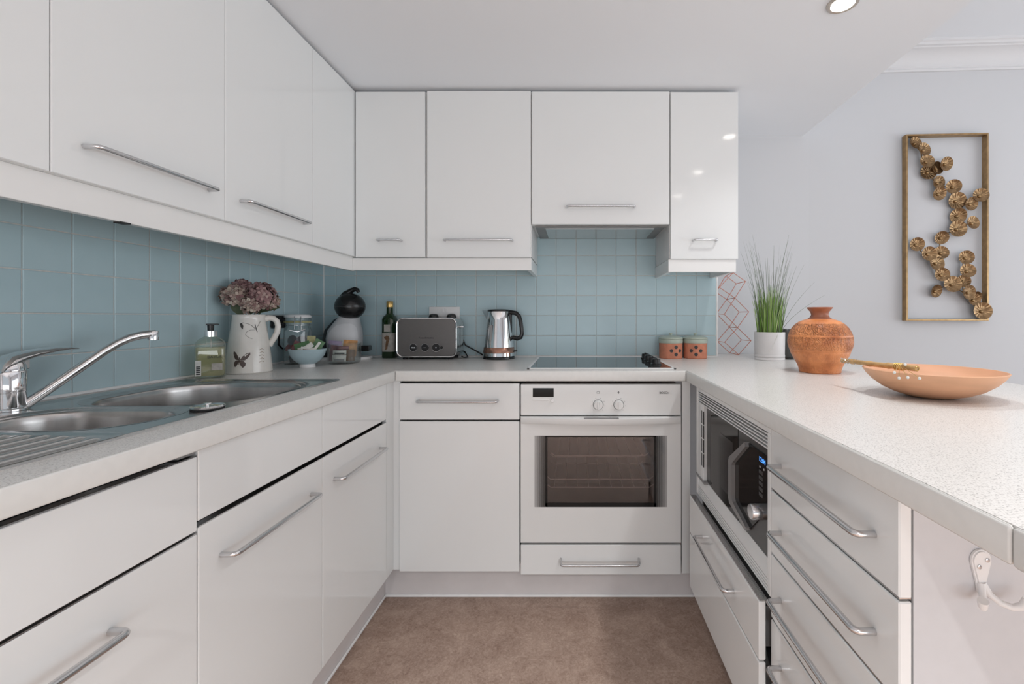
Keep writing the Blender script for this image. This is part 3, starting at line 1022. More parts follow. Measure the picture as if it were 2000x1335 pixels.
def sink_h(x, y):
    e = min(x - SX0, SX1 - x, y - SY0, SY1 - y)
    if e < 0.008:
        return ZW + 0.0042 * smooth(e / 0.004)
    z = ZW + 0.0042 - (0.0042 - 0.0010) * smooth((e - 0.008) / 0.010)
    f = sd_rrect(x, y, -0.915, 0.597, 0.150, 0.153, 0.03)
    return z - 0.0022 * smooth((0.012 - f) / 0.010)


sk = thing('kitchen_sink', 'stainless steel one-and-a-half bowl sink with ribbed drainer', 'sink', (-1.0, 0.93, ZW - 0.16))
step = 0.004
nx, ny = int((SX1 - SX0) / step), int((SY1 - SY0) / step)
reg = {'drainer': bmesh.new(), 'rim': bmesh.new()}
vc = {k: {} for k in reg}


def gv(key, i, j):
    d = vc[key]
    if (i, j) not in d:
        x, y = SX0 + (SX1 - SX0) * i / nx, SY0 + (SY1 - SY0) * j / ny
        d[(i, j)] = reg[key].verts.new((x, y, sink_h(x, y)))
    return d[(i, j)]


for i in range(nx):
    for j in range(ny):
        x = SX0 + (SX1 - SX0) * (i + .5) / nx
        y = SY0 + (SY1 - SY0) * (j + .5) / ny
        if sd_rrect(x, y, *MAIN) < 0.0225 or sd_rrect(x, y, *HALF) < 0.0225:
            continue
        k = 'drainer' if sd_rrect(x, y, -0.915, 0.615, 0.165, 0.175, 0.03) < 0 else 'rim'
        reg[k].faces.new((gv(k, i, j), gv(k, i + 1, j), gv(k, i + 1, j + 1), gv(k, i, j + 1)))
made = {}
for k, b_ in reg.items():
    made[k] = obj(k, b_, 'steel', sk)
    for p in made[k].data.polygons:
        p.use_smooth = True
for rx, ry in RIBS:
    obj('rib', tube(bmesh.new(), [(rx, 0.455, PZ - 0.006), (rx, 0.470, PZ - 0.0010), (rx, ry - 0.026, PZ - 0.0010), (rx, ry - 0.014, PZ - 0.006)], 0.0034, 10), 'steel', made['drainer'], True)
for nm, (cx, cy, hx, hy, r), dep in (('main_bowl', MAIN, 0.150), ('half_bowl', HALF, 0.100)):
    bm = bmesh.new()
    rings = []
    for d, z in ((0.0245, 0.0003), (0.0190, 0.0003), (0.015, -0.0025), (0.011, -0.0042), (0.0055, -0.0046), (0.0025, -0.0058), (0.0008, -0.010), (-0.0006, -0.022),
                 (-0.0030, -dep * 0.45), (-0.0065, -dep * 0.80), (-0.0110, -dep * 0.92), (-0.0200, -dep * 0.985), (-0.0350, -dep)):
        rings.append([bm.verts.new((cx + x, cy + y, PZ + z)) for x, y in rrect(2 * (hx + d), 2 * (hy + d), r + d, 14)])
    n = len(rings[0])
    for a, b in zip(rings, rings[1:]):
        for k in range(n):
            bm.faces.new((a[k], a[(k + 1) % n], b[(k + 1) % n], b[k]))
    bm.faces.new(rings[-1])
    o = obj(nm, bm, 'bowlsteel', sk)
    for p in o.data.polygons:
        p.use_smooth = True
bm = lathe(bmesh.new(), [(0.0, 0.0), (0.030, 0.0), (0.034, 0.003), (0.036, 0.0)], 28, (-0.995, 1.19, ZW - 0.1535))
obj('drain', bm, 'chrome', sk, True)

# sink strainer plug lying on the rim
pl = thing('sink_plug', 'round chrome sink strainer plug lying on the front sink rim', 'sink plug', (-0.800, 0.960, ZW + 0.002))
obj('disc', lathe(bmesh.new(), [(0.0, 0.0), (0.026, 0.0), (0.030, 0.003), (0.0315, 0.006), (0.029, 0.0075), (0.022, 0.0055), (0.010, 0.0065), (0.0, 0.007)], 32), 'chrome', pl, True, world=False)
obj('seal', lathe(bmesh.new(), [(0.024, -0.001), (0.030, -0.0005), (0.030, 0.0022), (0.024, 0.0020)], 32, cap0=False, cap1=False), 'blackmatt', pl, True, world=False)
obj('pull_knob', lathe(bmesh.new(), [(0.003, 0.006), (0.003, 0.010), (0.008, 0.011), (0.008, 0.0125), (0.0, 0.0130)], 20), 'chrome', pl, True, world=False)

# tap
TX, TY, TZ = -1.211, 0.945, ZW + 0.0015
tp = thing('mixer_tap', 'chrome single lever mixer tap with a long spout', 'tap', (TX, TY, TZ))
obj('base_ring', lathe(bmesh.new(), [(0.0265, 0), (0.0265, 0.004), (0.0245, 0.006)], 32, (TX, TY, TZ)), 'chrome', tp, True)
obj('body', lathe(bmesh.new(), [(0.0235, 0.004), (0.0235, 0.038), (0.0228, 0.0385), (0.0228, 0.0395), (0.0240, 0.040), (0.0250, 0.082), (0.0240, 0.084)], 36, (TX, TY, TZ)), 'chrome', tp, True)
sp0 = Vector((TX, TY, TZ + 0.012))
sp1 = Vector((-1.094, 1.142, 1.0470))
dirh = Vector((sp1.x - TX, sp1.y - TY, 0)).normalized()
L = (Vector((sp1.x, sp1.y, 0)) - Vector((TX, TY, 0))).length
pts, rr = [], []
for s, z, r in ((0.018, 0.006, 0.0105), (0.05, 0.036, 0.0102), (0.10, 0.083, 0.0100), (0.14, 0.121, 0.0098), (0.165, 0.141, 0.0098), (0.185, 0.1525, 0.0100),
                (0.205, 0.1590, 0.0102), (0.222, 0.1615, 0.0105), (0.234, 0.1615, 0.0108)):
    q = Vector((TX, TY, TZ)) + dirh * (s * L / 0.229) + Vector((0, 0, z * 0.965))
    pts.append(q)
    rr.append(r)
obj('spout', tube(bmesh.new(), pts, rr, 16), 'chrome', tp, True)
q = pts[-1]
obj('aerator', lathe(bmesh.new(), [(0.009, -0.016), (0.0115, -0.015), (0.0118, 0.004), (0.010, 0.008)], 20, (q.x - dirh.x * 0.004, q.y - dirh.y * 0.004, q.z)), 'chrome', tp, True)
# lever: swept flattened bar from the cap forward
bm = bmesh.new()
secs = [(-0.024, 0.084, 0.004, 0.014), (-0.020, 0.094, 0.008, 0.020), (-0.008, 0.105, 0.0135, 0.0240), (0.012, 0.112, 0.0125, 0.0225), (0.040, 0.119, 0.0095, 0.0180),
        (0.075, 0.1240, 0.0066, 0.0140), (0.105, 0.1255, 0.0036, 0.0115), (0.122, 0.1240, 0.0030, 0.0090), (0.127, 0.1230, 0.0016, 0.0040)]
ld = Vector((0.02, 1, 0)).normalized()
ls = Vector((ld.y, -ld.x, 0))
rings = []
for s, z, hh, ww in secs:
    c = Vector((TX, TY, TZ)) + ld * s + Vector((0, 0, z))
    rings.append([bm.verts.new(c + ls * ww * math.cos(2 * PI * k / 14) + Vector((0, 0, hh * math.sin(2 * PI * k / 14)))) for k in range(14)])
for a, b in zip(rings, rings[1:]):
    for k in range(14):
        bm.faces.new((a[k], a[(k + 1) % 14], b[(k + 1) % 14], b[k]))
bm.faces.new(list(reversed(rings[0])))
bm.faces.new(rings[-1])
obj('lever', bm, 'chrome', tp, True)
obj('lever_cap', lathe(bmesh.new(), [(0.0235, 0.0845), (0.0225, 0.095), (0.018, 0.1045), (0.0, 0.108)], 28, (TX, TY, TZ)), 'chrome', tp, True)
obj('lever_mount', box(TX - 0.011, TX + 0.011, TY + 0.008, TY + 0.027, TZ + 0.086, TZ + 0.113, 0.002), 'hsteel', tp)

# ------------------------------------------------------------------ hob
hb = thing('ceramic_hob', 'black glass hob with a pale frame set in the back worktop', 'hob', (0.105, 1.95, ZW))
bm = bmesh.new()
hx0, hx1, hy0, hy1 = -0.184, 0.394, 1.700, 2.208
for q in ((hx0, hx1, hy0, hy0 + 0.014), (hx0, hx1, hy1 - 0.012, hy1), (hx0, hx0 + 0.012, hy0, hy1), (hx1 - 0.012, hx1, hy0, hy1)):
    bx(bm, q[0], q[1], q[2], q[3], ZW, ZW + 0.0055, 0.0015)
obj('frame', bm, 'bead', hb)
obj('glass_plate', box(hx0 + 0.011, hx1 - 0.011, hy0 + 0.013, hy1 - 0.011, ZW + 0.001, ZW + 0.0045), 'hobglass', hb)
for k in range(4):
    yy = 1.835 + 0.092 * k
    bm = lathe(bmesh.new(), [(0.022, 0.0), (0.022, 0.004), (0.0185, 0.006), (0.0170, 0.022), (0.0150, 0.024), (0.0, 0.024)], 24, (0.340, yy, ZW + 0.0045))
    kn = obj('knob', bm, 'black', hb, True)
    obj('pointer', box(0.337, 0.343, yy - 0.016, yy + 0.016, ZW + 0.027, ZW + 0.033, 0.0015), 'black', kn)

# ------------------------------------------------------------------ small things on the worktops
# soap bottle
sb = thing('soap_dispenser', 'clear square pump bottle of yellow hand soap behind the sink', 'soap bottle', (-1.208, 1.462, ZW + 0.0048), math.radians(36))


def rprism(bm, secs, n=5):
    """loft of rounded rectangles: (w, d, r, z)"""
    rings = []
    for w, d, r, z in secs:
        rings.append([bm.verts.new((x, y, z)) for x, y in rrect(w, d, r, n)])
    k = len(rings[0])
    for a, b in zip(rings, rings[1:]):
        for i in range(k):
            bm.faces.new((a[i], a[(i + 1) % k], b[(i + 1) % k], b[i]))
    bm.faces.new(list(reversed(rings[0])))
    bm.faces.new(rings[-1])
    return bm


obj('bottle', rprism(bmesh.new(), [(0.076, 0.050, 0.010, 0), (0.080, 0.054, 0.012, 0.003), (0.080, 0.054, 0.012, 0.100), (0.076, 0.051, 0.018, 0.113), (0.064, 0.044, 0.020, 0.123),
                                   (0.042, 0.036, 0.0175, 0.130), (0.032, 0.032, 0.0158, 0.134)]), 'bottle', sb, True, world=False)
obj('liquid', rprism(bmesh.new(), [(0.070, 0.045, 0.008, 0.004), (0.074, 0.049, 0.010, 0.007), (0.074, 0.049, 0.010, 0.097)]), 'soap', sb, True, world=False)
obj('collar', lathe(bmesh.new(), [(0.0165, 0.132), (0.0165, 0.151), (0.015, 0.1525)], 24), 'chrome', sb, True, world=False)
pm = obj('pump', lathe(bmesh.new(), [(0.0085, 0.152), (0.0095, 0.171), (0.0, 0.172)], 20), 'black', sb, True, world=False)
obj('nozzle', box(-0.012, 0.022, -0.008, 0.008, 0.170, 0.1755, 0.002), 'black', pm, world=False)
obj('dip_tube', tube(bmesh.new(), [(0, 0, 0.01), (0.002, 0, 0.07), (0, 0, 0.135)], 0.0022, 6), 'litegrey', sb, True, world=False)
obj('barcode_label', box(-0.0370, -0.0220, -0.0278, -0.0272, 0.006, 0.056), 'paper', sb, world=False)
for k in range(5):
    obj('barcode_line', box(-0.0345, -0.0245, -0.0283, -0.0277, 0.010 + k * 0.006, 0.0135 + k * 0.006), 'text', sb, world=False)
obj('front_label', box(0.004, 0.032, -0.0276, -0.0271, 0.022, 0.045), 'label', sb, world=False)
text('lettering', 'BAYLIS', 0.0125, (0.012, -0.0277, 0.066), (PI / 2, 0, 0), 'text', sb, world=False)

# flower jug
JX, JY = -1.194, 1.615
jang = math.atan2(0.595, 0.806)
jg = thing('butterfly_jug', 'cream crackle-glazed jug printed with butterflies', 'jug', (JX, JY, ZW), 0.0)
jprof = [(0.070, 0.0), (0.0735, 0.004), (0.0720, 0.020), (0.0660, 0.075), (0.0600, 0.125), (0.0540, 0.165), (0.0505, 0.195), (0.0500, 0.206), (0.0515, 0.211)]


def jr(z):
    for (r0, z0), (r1, z1) in zip(jprof, jprof[1:]):
        if z0 <= z <= z1:
            return r0 + (r1 - r0) * (z - z0) / (z1 - z0)
    return jprof[-1][0]


obj('body', lathe(bmesh.new(), jprof + [(0.0480, 0.2115), (0.0460, 0.205), (0.0500, 0.15), (0.0560, 0.10), (0.0, 0.10)], 40, cap0=True), 'ceramic', jg, True, world=False)
hd_ = Vector((math.cos(jang), math.sin(jang), 0))
pts = []
for s, z in ((0.046, 0.194), (0.060, 0.200), (0.074, 0.197), (0.085, 0.186), (0.089, 0.168), (0.086, 0.146), (0.077, 0.124), (0.066, 0.106), (0.060, 0.096)):
    pts.append(hd_ * s + Vector((0, 0, z)))
obj('handle', tube(bmesh.new(), pts, [0.012, 0.0115, 0.0105, 0.010, 0.010, 0.010, 0.010, 0.0105, 0.012], 12), 'ceramic', jg, True, world=False)
vang = math.atan2(-JY, -JX)        # direction jug -> camera


def on_jug(da, z, off=0.0006):
    r = jr(z) + off
    a = vang + da
    return Vector((r * math.cos(a), r * math.sin(a), z))


def jug_patch(poly, name, m, n=1):
    """poly in (metres right as seen by the camera, height)"""
    bm = bmesh.new()
    vs_ = [bm.verts.new(on_jug(u / jr(z), z)) for u, z in poly]
    c = [sum(p[0] for p in poly) / len(poly), sum(p[1] for p in poly) / len(poly)]
    vc_ = bm.verts.new(on_jug(c[0] / jr(c[1]), c[1]))
    for i in range(len(vs_)):
        bm.faces.new((vs_[i], vs_[(i + 1) % len(vs_)], vc_))
    return bm


def butterfly(cx, cz, s, rot, m):
    wing1 = [(0.05, 0.0), (0.25, 0.45), (0.60, 0.85), (0.95, 1.0), (0.98, 0.75), (0.80, 0.35), (0.55, 0.05), (0.2, -0.02)]
    wing2 = [(0.05, -0.05), (0.45, -0.05), (0.68, -0.30), (0.66, -0.62), (0.45, -0.85), (0.22, -0.62), (0.08, -0.30)]
    ca, sa = math.cos(rot), math.sin(rot)
    bmt = bmesh.new()
    for w in (wing1, wing2):
        for sg in (1, -1):
            poly = []
            for x, y in w:
                x *= sg * (0.75 if sg < 0 else 1.0)
                poly.append((cx + s * (x * ca - y * sa), cz + s * (x * sa + y * ca)))
            vs_ = [bmt.verts.new(on_jug(u / jr(z), z)) for u, z in poly]
            bmt.faces.new(vs_ if sg > 0 else list(reversed(vs_)))
    poly = [(-0.05, 0.35), (0.05, 0.35), (0.06, -0.1), (0.02, -0.5), (-0.03, -0.5), (-0.06, -0.1)]
    vs_ = [bmt.verts.new(on_jug((cx + s * x) / jr(cz), cz + s * y, 0.001)) for x, y in poly]
    bmt.faces.new(vs_)
    return bmt


obj('butterfly_print', butterfly(-0.028, 0.050, 0.030, -0.12, 0), 'brownprint', jg, world=False)


def stroke(pts_, w):
    bmt = bmesh.new()
    P = [on_jug(u / jr(z), z, 0.0007) for u, z in pts_]
    for i in range(len(P) - 1):
        a, b = P[i], P[i + 1]
        n = Vector((a.x, a.y, 0)).normalized()
        sd = (b - a).cross(n).normalized() * w
        bmt.faces.new([bmt.verts.new(v) for v in (a + sd, b + sd, b - sd, a - sd)])
    return bmt


for nm, pp, w in (('ink_wing', [(-0.026, 0.178), (-0.018, 0.182), (-0.004, 0.179), (0.010, 0.170), (0.020, 0.158)], 0.0007),
                  ('ink_wing', [(-0.010, 0.140), (-0.006, 0.150), (0.004, 0.156), (0.018, 0.156)], 0.0005),
                  ('ink_wing', [(-0.010, 0.140), (-0.004, 0.132), (0.006, 0.126), (0.010, 0.124)], 0.0005),
                  ('ink_wing', [(0.020, 0.158), (0.028, 0.172), (0.034, 0.184), (0.040, 0.188)], 0.0006),
                  ('ink_wing', [(0.018, 0.176), (0.020, 0.166), (0.022, 0.156), (0.025, 0.148)], 0.0011)):
    obj(nm, stroke(pp, w), 'inkprint', jg, world=False)
obj('ink_wing_tip', jug_patch([(-0.027, 0.179), (-0.020, 0.181), (-0.016, 0.170), (-0.018, 0.158), (-0.024, 0.166)], '', 0), 'inkprint', jg, world=False)
for k in range(5):
    z = 0.040 + k * 0.011
    obj('script_line', stroke([(0.030 + 0.002 * (k % 2), z), (0.040, z + 0.004), (0.047, z)], 0.0006), 'labelbrown', jg, world=False)

# hydrangea bunch in the jug
fl = thing('hydrangea_bunch', 'dried mauve hydrangea heads standing in the butterfly jug', 'flowers', (JX, JY, ZW + 0.11))
right = Vector((0.806, 0.595, 0))
toc = Vector((-0.595, 0.806, 0)) * -1
toc = Vector((-JX, -JY, 0)).normalized()


def floret_head(cx, cz, cf, R, n, seed, m):
    rnd = random.Random(seed)
    bmt = bmesh.new()
    c0 = right * cx + toc * cf + Vector((0, 0, cz))
    for i in range(n):
        u = rnd.uniform(-0.75, 1)
        ph = rnd.uniform(0, 2 * PI)
        d = Vector((math.sqrt(1 - u * u) * math.cos(ph), math.sqrt(1 - u * u) * math.sin(ph), u))
        p = c0 + d * R * rnd.uniform(0.80, 1.05)
        up = Vector((0, 0, 1)) if abs(d.z) < 0.9 else Vector((1, 0, 0))
        a1 = d.cross(up).normalized()
        a2 = d.cross(a1)
        s = rnd.uniform(0.0105, 0.0150)
        ro = rnd.uniform(0, PI)
        for k in range(4):
            a = ro + k * PI / 2
            e1 = a1 * math.cos(a) + a2 * math.sin(a)
            e2 = -a1 * math.sin(a) + a2 * math.cos(a)
            lift = rnd.uniform(0.1, 0.6)
            vv = [p, p + e1 * s * 0.6 + e2 * s * 0.48 + d * s * 0.25, p + e1 * s * 1.1 + d * s * lift, p + e1 * s * 0.6 - e2 * s * 0.48 + d * s * 0.25]
            bmt.faces.new([bmt.verts.new(v) for v in vv])
    return bmt


obj('flower_head', floret_head(-0.043, 0.168, 0.000, 0.036, 120, 1, 0), 'petal2', fl, world=False)
obj('flower_head', floret_head(0.036, 0.170, 0.005, 0.047, 190, 2, 0), 'petal', fl, world=False)
obj('flower_head', floret_head(-0.020, 0.196, -0.015, 0.030, 90, 3, 0), 'petal', fl, world=False)
obj('flower_head', floret_head(0.062, 0.150, -0.010, 0.030, 80, 4, 0), 'petal2', fl, world=False)
obj('flower_head', floret_head(0.006, 0.136, 0.020, 0.028, 80, 5, 0), 'petal2', fl, world=False)
for a, b in ((-0.043, 0.16), (0.036, 0.16), (-0.02, 0.185), (0.06, 0.145), (0.006, 0.13)):
    obj('stem', tube(bmesh.new(), [(0, 0, 0.01), tuple(right * a * 0.35 + Vector((0, 0, 0.09))), tuple(right * a + Vector((0, 0, b)))], 0.0022, 6), 'leaf', fl, world=False)


def leaf_bm(p, d, up, L, W):
    bmt = bmesh.new()
    d = Vector(d).normalized()
    up = Vector(up).normalized()
    s = d.cross(up).normalized()
    rows_ = []
    for i in range(7):
        t_ = i / 6
        w = W * math.sin(PI * min(1, t_ * 0.92 + 0.04)) ** 0.8
        c = Vector(p) + d * L * t_ - up * 0.25 * L * t_ * t_
        rows_.append([bmt.verts.new(c - s * w + up * w * 0.25), bmt.verts.new(c), bmt.verts.new(c + s * w + up * w * 0.25)])
    for a, b in zip(rows_, rows_[1:]):
        for k in range(2):
            bmt.faces.new((a[k], a[k + 1], b[k + 1], b[k]))
    return bmt


obj('leaf', leaf_bm(right * 0.02 + Vector((0, 0, 0.105)), right + Vector((0, 0, 0.55)) + toc * 0.2, Vector((0, 0, 1)) + toc * 0.6, 0.085, 0.022), 'leaf', fl, True, world=False)
obj('leaf', leaf_bm(right * -0.02 + Vector((0, 0, 0.098)), right * -0.4 + Vector((0, 0, 1)) + toc * 0.3, toc, 0.070, 0.020), 'leaf', fl, True, world=False)
obj('leaf', leaf_bm(Vector((0, 0, 0.100)), Vector((0, 0, 1)) + right * 0.25, toc, 0.06, 0.016), 'leaf', fl, True, world=False)

# black plug and its cable on the left wall behind the jug
pg = thing('power_plug', 'black power plug in the left wall half hidden behind the jug handle', 'plug', (LW + 0.002, 1.875, 1.058))
obj('plug_body', box(LW + 0.001, LW + 0.040, 1.850, 1.898, 1.045, 1.100, 0.008, 2), 'black', pg, True)
cb = obj('power_cable', tube(bmesh.new(), [(LW + 0.026, 1.875, 1.046), (LW + 0.020, 1.878, 1.005), (LW + 0.014, 1.885, 0.975), (LW + 0.011, 1.91, 0.958), (LW + 0.010, 1.95, 0.948), (LW + 0.010, 2.02, 0.942), (LW + 0.012, 2.08, 0.935)], 0.0040, 8),
         'black', None, True, origin=(LW + 0.05, 1.9, 0.94))
tag(cb, 'black cable looping from the left wall plug behind the glass jar', 'cable')

# storage jar
KX, KY = -1.204, 1.915
jr_ = thing('storage_jar', 'clip-top glass storage jar with white lid rim behind the blue bowl', 'jar', (KX, KY, ZW))
obj('glass_body', lathe(bmesh.new(), [(0.048, 0.0), (0.052, 0.004), (0.053, 0.020), (0.053, 0.140), (0.050, 0.156), (0.046, 0.164), (0.046, 0.176)], 36, cap1=False), 'glass', jr_, True, world=False)
ld_ = obj('lid', lathe(bmesh.new(), [(0.050, 0.186), (0.052, 0.190), (0.050, 0.200), (0.045, 0.210), (0.0, 0.212)], 36), 'glass', jr_, True, world=False)
obj('lid_rim', lathe(bmesh.new(), [(0.0475, 0.198), (0.0515, 0.199), (0.0525, 0.205), (0.049, 0.211), (0.042, 0.2135), (0.040, 0.212)], 36, cap0=False, cap1=False), 'white', ld_, True, world=False)
obj('seal_ring', lathe(bmesh.new(), [(0.047, 0.178), (0.0530, 0.178), (0.0530, 0.186), (0.047, 0.186)], 36, cap0=False, cap1=False), 'olive', jr_, True, world=False)
obj('neck_wire', tube(bmesh.new(), [(0.0500 * math.cos(2 * PI * k / 28), 0.0500 * math.sin(2 * PI * k / 28), 0.168) for k in range(28)], 0.0018, 6, closed=True), 'hsteel', jr_, True, world=False)
fw = Vector((-KX, -KY, 0)).normalized()
fs = Vector((-fw.y, fw.x, 0))
bm = bmesh.new()
for sg in (-1, 1):
    tube(bm, [tuple(fw * 0.050 + fs * 0.012 * sg + Vector((0, 0, 0.205))), tuple(fw * 0.057 + fs * 0.012 * sg + Vector((0, 0, 0.190))), tuple(fw * 0.056 + fs * 0.012 * sg + Vector((0, 0, 0.150)))], 0.0016, 6)
tube(bm, [tuple(fw * 0.057 - fs * 0.03 + Vector((0, 0, 0.148))), tuple(fw * 0.061 + Vector((0, 0, 0.140))), tuple(fw * 0.057 + fs * 0.03 + Vector((0, 0, 0.152)))], 0.0016, 6)
obj('clip', bm, 'hsteel', jr_, True, world=False)


def capsule(name, label, loc, m, tiltx=0.0, tilty=0.0, group=None):
    bm = lathe(bmesh.new(), [(0.012, 0.0), (0.015, 0.004), (0.0175, 0.022), (0.0215, 0.023), (0.0215, 0.025), (0.0, 0.026)], 20)
    o = obj(name, bm, m, None, True, origin=(0, 0, 0))
    o.location = loc
    o.rotation_euler = (tiltx, tilty, 0)
    return tag(o, label, 'coffee pod', group)


capsule('coffee_pod', 'dark grey coffee pod leaning high against the glass of the storage jar', (KX + fw.x * 0.012 - 0.006, KY + fw.y * 0.012, ZW + 0.098), 'capsule', 1.25, -0.55)
capsule('coffee_pod', 'grey coffee pod at the back of the storage jar', (KX + 0.022, KY + 0.006, ZW + 0.092), 'capsule', 1.1, 0.5)
capsule('coffee_pod', 'red coffee pod in the storage jar beside the blue bowl', (KX - fs.x * 0.014 + fw.x * 0.012, KY - fs.y * 0.014 + fw.y * 0.012, ZW + 0.060), 'red', 0.9, -0.3)
capsule('coffee_pod', 'black coffee pod below the grey one in the storage jar', (KX - 0.010, KY - 0.006, ZW + 0.040), 'black', 0.4, 0.9)
for dx, dy, m, lab in ((0.020, 0.018, 'black', 'black coffee pod lying right on the bottom of the storage jar'), (-0.022, 0.016, 'red', 'red coffee pod lying on the bottom of the storage jar'),
                       (0.0, -0.026, 'capsule', 'grey coffee pod lying at the front on the bottom of the storage jar')):
    capsule('coffee_pod', lab, (KX + dx, KY + dy, ZW + 0.008), m)

# blue bowl with tea sachets
QX, QY = -1.074, 1.772
bl = thing('tea_bowl', 'small pale blue footed bowl full of tea sachets', 'bowl', (QX, QY, ZW))
obj('bowl', lathe(bmesh.new(), [(0.0, 0.016), (0.026, 0.014), (0.030, 0.016), (0.048, 0.030), (0.061, 0.050), (0.0685, 0.0745), (0.0665, 0.0750), (0.059, 0.052), (0.046, 0.034), (0.026, 0.021), (0.0, 0.020)], 40), 'bowlblue', bl, True, world=False)
obj('foot', lathe(bmesh.new(), [(0.0270, 0.0), (0.0285, 0.001), (0.0275, 0.016), (0.024, 0.016), (0.024, 0.0)], 32), 'white', bl, True, world=False)


def packet(name, label, loc, size, rot, m, cat, m2=None, group=None, seal=True):
    w, h, d = size
    bmt = bmesh.new()
    n = 6
    fr_, bk = [], []
    for i in range(n + 1):
        for j in range(n + 1):
            u, v = i / n - .5, j / n - .5
            b_ = d * (max(0, 1 - (2 * u) ** 4) * max(0, 1 - (2 * v) ** 4)) * .5 + 0.0004
            fr_.append(bmt.verts.new((u * w, -b_, v * h)))
            bk.append(bmt.verts.new((u * w, b_, v * h)))
    for i in range(n):
        for j in range(n):
            a = i * (n + 1) + j
            bmt.faces.new((fr_[a], fr_[a + n + 1], fr_[a + n + 2], fr_[a + 1]))
            bmt.faces.new((bk[a], bk[a + 1], bk[a + n + 2], bk[a + n + 1]))
    t_ = thing(name, label, cat, loc, 0, group)
    t_.rotation_euler = rot
    obj('wrapper', bmt, m, t_, True, world=False)
    if m2:
        obj('printed_panel', box(-w * .36, w * .36, -d * .52 - 0.0008, -d * .5, -h * .42, -h * .05), m2, t_, world=False)
    return t_


RB = math.atan2(-QX, QY)     # facing the camera
packet('tea_sachet', 'olive and white tea sachet standing upright in the blue bowl', (QX + 0.004, QY + 0.018, ZW + 0.098), (0.030, 0.056, 0.004), (-0.15, 0.03, RB), 'olive', 'tea sachet', 'paper')
packet('tea_sachet', 'green tea sachet leaning left in the blue bowl', (QX - 0.012, QY - 0.012, ZW + 0.084), (0.054, 0.040, 0.004), (-0.5, -0.30, RB), 'green', 'tea sachet', 'paper')
packet('tea_sachet', 'white edged tea sachet lying across the front of the blue bowl', (QX + 0.006, QY - 0.022, ZW + 0.078), (0.058, 0.022, 0.004), (-0.6, -0.62, RB), 'paper', 'tea sachet')
packet('tea_sachet', 'green tea sachet tilted to the right in the blue bowl', (QX + 0.032, QY + 0.012, ZW + 0.086), (0.036, 0.052, 0.004), (-0.2, 0.55, RB), 'green', 'tea sachet')
packet('tea_sachet', 'white tea sachet leaning on the right rim of the blue bowl', (QX + 0.036, QY - 0.006, ZW + 0.078), (0.010, 0.056, 0.003), (-0.1, -0.62 + 1.2, RB), 'paper', 'tea sachet')
packet('tea_sachet', 'white tea sachet lying low at the middle of the blue bowl', (QX + 0.018, QY - 0.026, ZW + 0.073), (0.050, 0.030, 0.004), (-0.9, 0.12, RB), 'paper', 'tea sachet', 'labelbrown')
packet('tea_sachet', 'dark red tea sachet at the left side of the blue bowl', (QX - 0.040, QY + 0.004, ZW + 0.082), (0.040, 0.044, 0.004), (-0.35, 0.35, RB), 'plum', 'tea sachet')

# glass dish with packets
GX, GY = -1.012, 1.935
gd = thing('glass_dish', 'round clear glass dish holding snack packets in front of the coffee machine', 'dish', (GX, GY, ZW))
obj('dish', lathe(bmesh.new(), [(0.0, 0.0), (0.054, 0.0), (0.062, 0.004), (0.067, 0.014), (0.068, 0.085), (0.0695, 0.090), (0.066, 0.090), (0.0645, 0.086), (0.0635, 0.016), (0.056, 0.007), (0.0, 0.006)], 40), 'glass', gd, True, world=False)
RG = math.atan2(-GX, GY)
packet('snack_packet', 'purple topped snack packet at the left of the glass dish', (GX - 0.034, GY - 0.012, ZW + 0.082), (0.052, 0.034, 0.008), (-0.2, 0.12, RG), 'purple', 'packet')
packet('snack_packet', 'plum coloured snack packet at the left of the glass dish', (GX - 0.028, GY - 0.020, ZW + 0.045), (0.045, 0.070, 0.016), (-0.1, 0.15, RG + 0.3), 'plum', 'packet')
packet('snack_packet', 'orange and gold snack packet at the back right of the glass dish', (GX + 0.018, GY + 0.014, ZW + 0.066), (0.056, 0.070, 0.016), (-0.15, 0.10, RG), 'orange', 'packet')
packet('snack_packet', 'upper white sugar packet lying flat in the glass dish', (GX - 0.004, GY - 0.030, ZW + 0.050), (0.052, 0.018, 0.012), (0, 0.03, RG), 'paper', 'packet', 'text')
packet('snack_packet', 'lower white sugar packet lying flat in the glass dish', (GX - 0.006, GY - 0.030, ZW + 0.024), (0.054, 0.030, 0.012), (0, 0.05, RG), 'paper', 'packet', 'midgrey')
packet('snack_packet', 'dark snack packet at the right of the glass dish', (GX + 0.032, GY - 0.010, ZW + 0.036), (0.036, 0.050, 0.014), (-0.1, 0, RG - 0.2), 'labelbrown', 'packet')
packet('snack_packet', 'brown snack packet under the orange one in the glass dish', (GX, GY - 0.014, ZW + 0.068), (0.050, 0.016, 0.012), (0, 0.04, RG), 'plum', 'packet')

# coffee machine
CXm, CYm = -1.105, 2.120
cm = thing('coffee_machine', 'white and black pod coffee machine with a ball-shaped head', 'coffee machine', (CXm, CYm, ZW), math.radians(12))


def loft_ell(bmt, secs, n=28):
    rings_ = []
    for cx, cy, z, rx, ry in secs:
        rings_.append([bmt.verts.new((cx + rx * math.copysign(abs(math.cos(2 * PI * k / n)) ** 0.8, math.cos(2 * PI * k / n)), cy + ry * math.copysign(abs(math.sin(2 * PI * k / n)) ** 0.8, math.sin(2 * PI * k / n)), z)) for k in range(n)])
    for a, b in zip(rings_, rings_[1:]):
        for k in range(n):
            bmt.faces.new((a[k], a[(k + 1) % n], b[(k + 1) % n], b[k]))
    bmt.faces.new(list(reversed(rings_[0])))
    bmt.faces.new(rings_[-1])
    return bmt


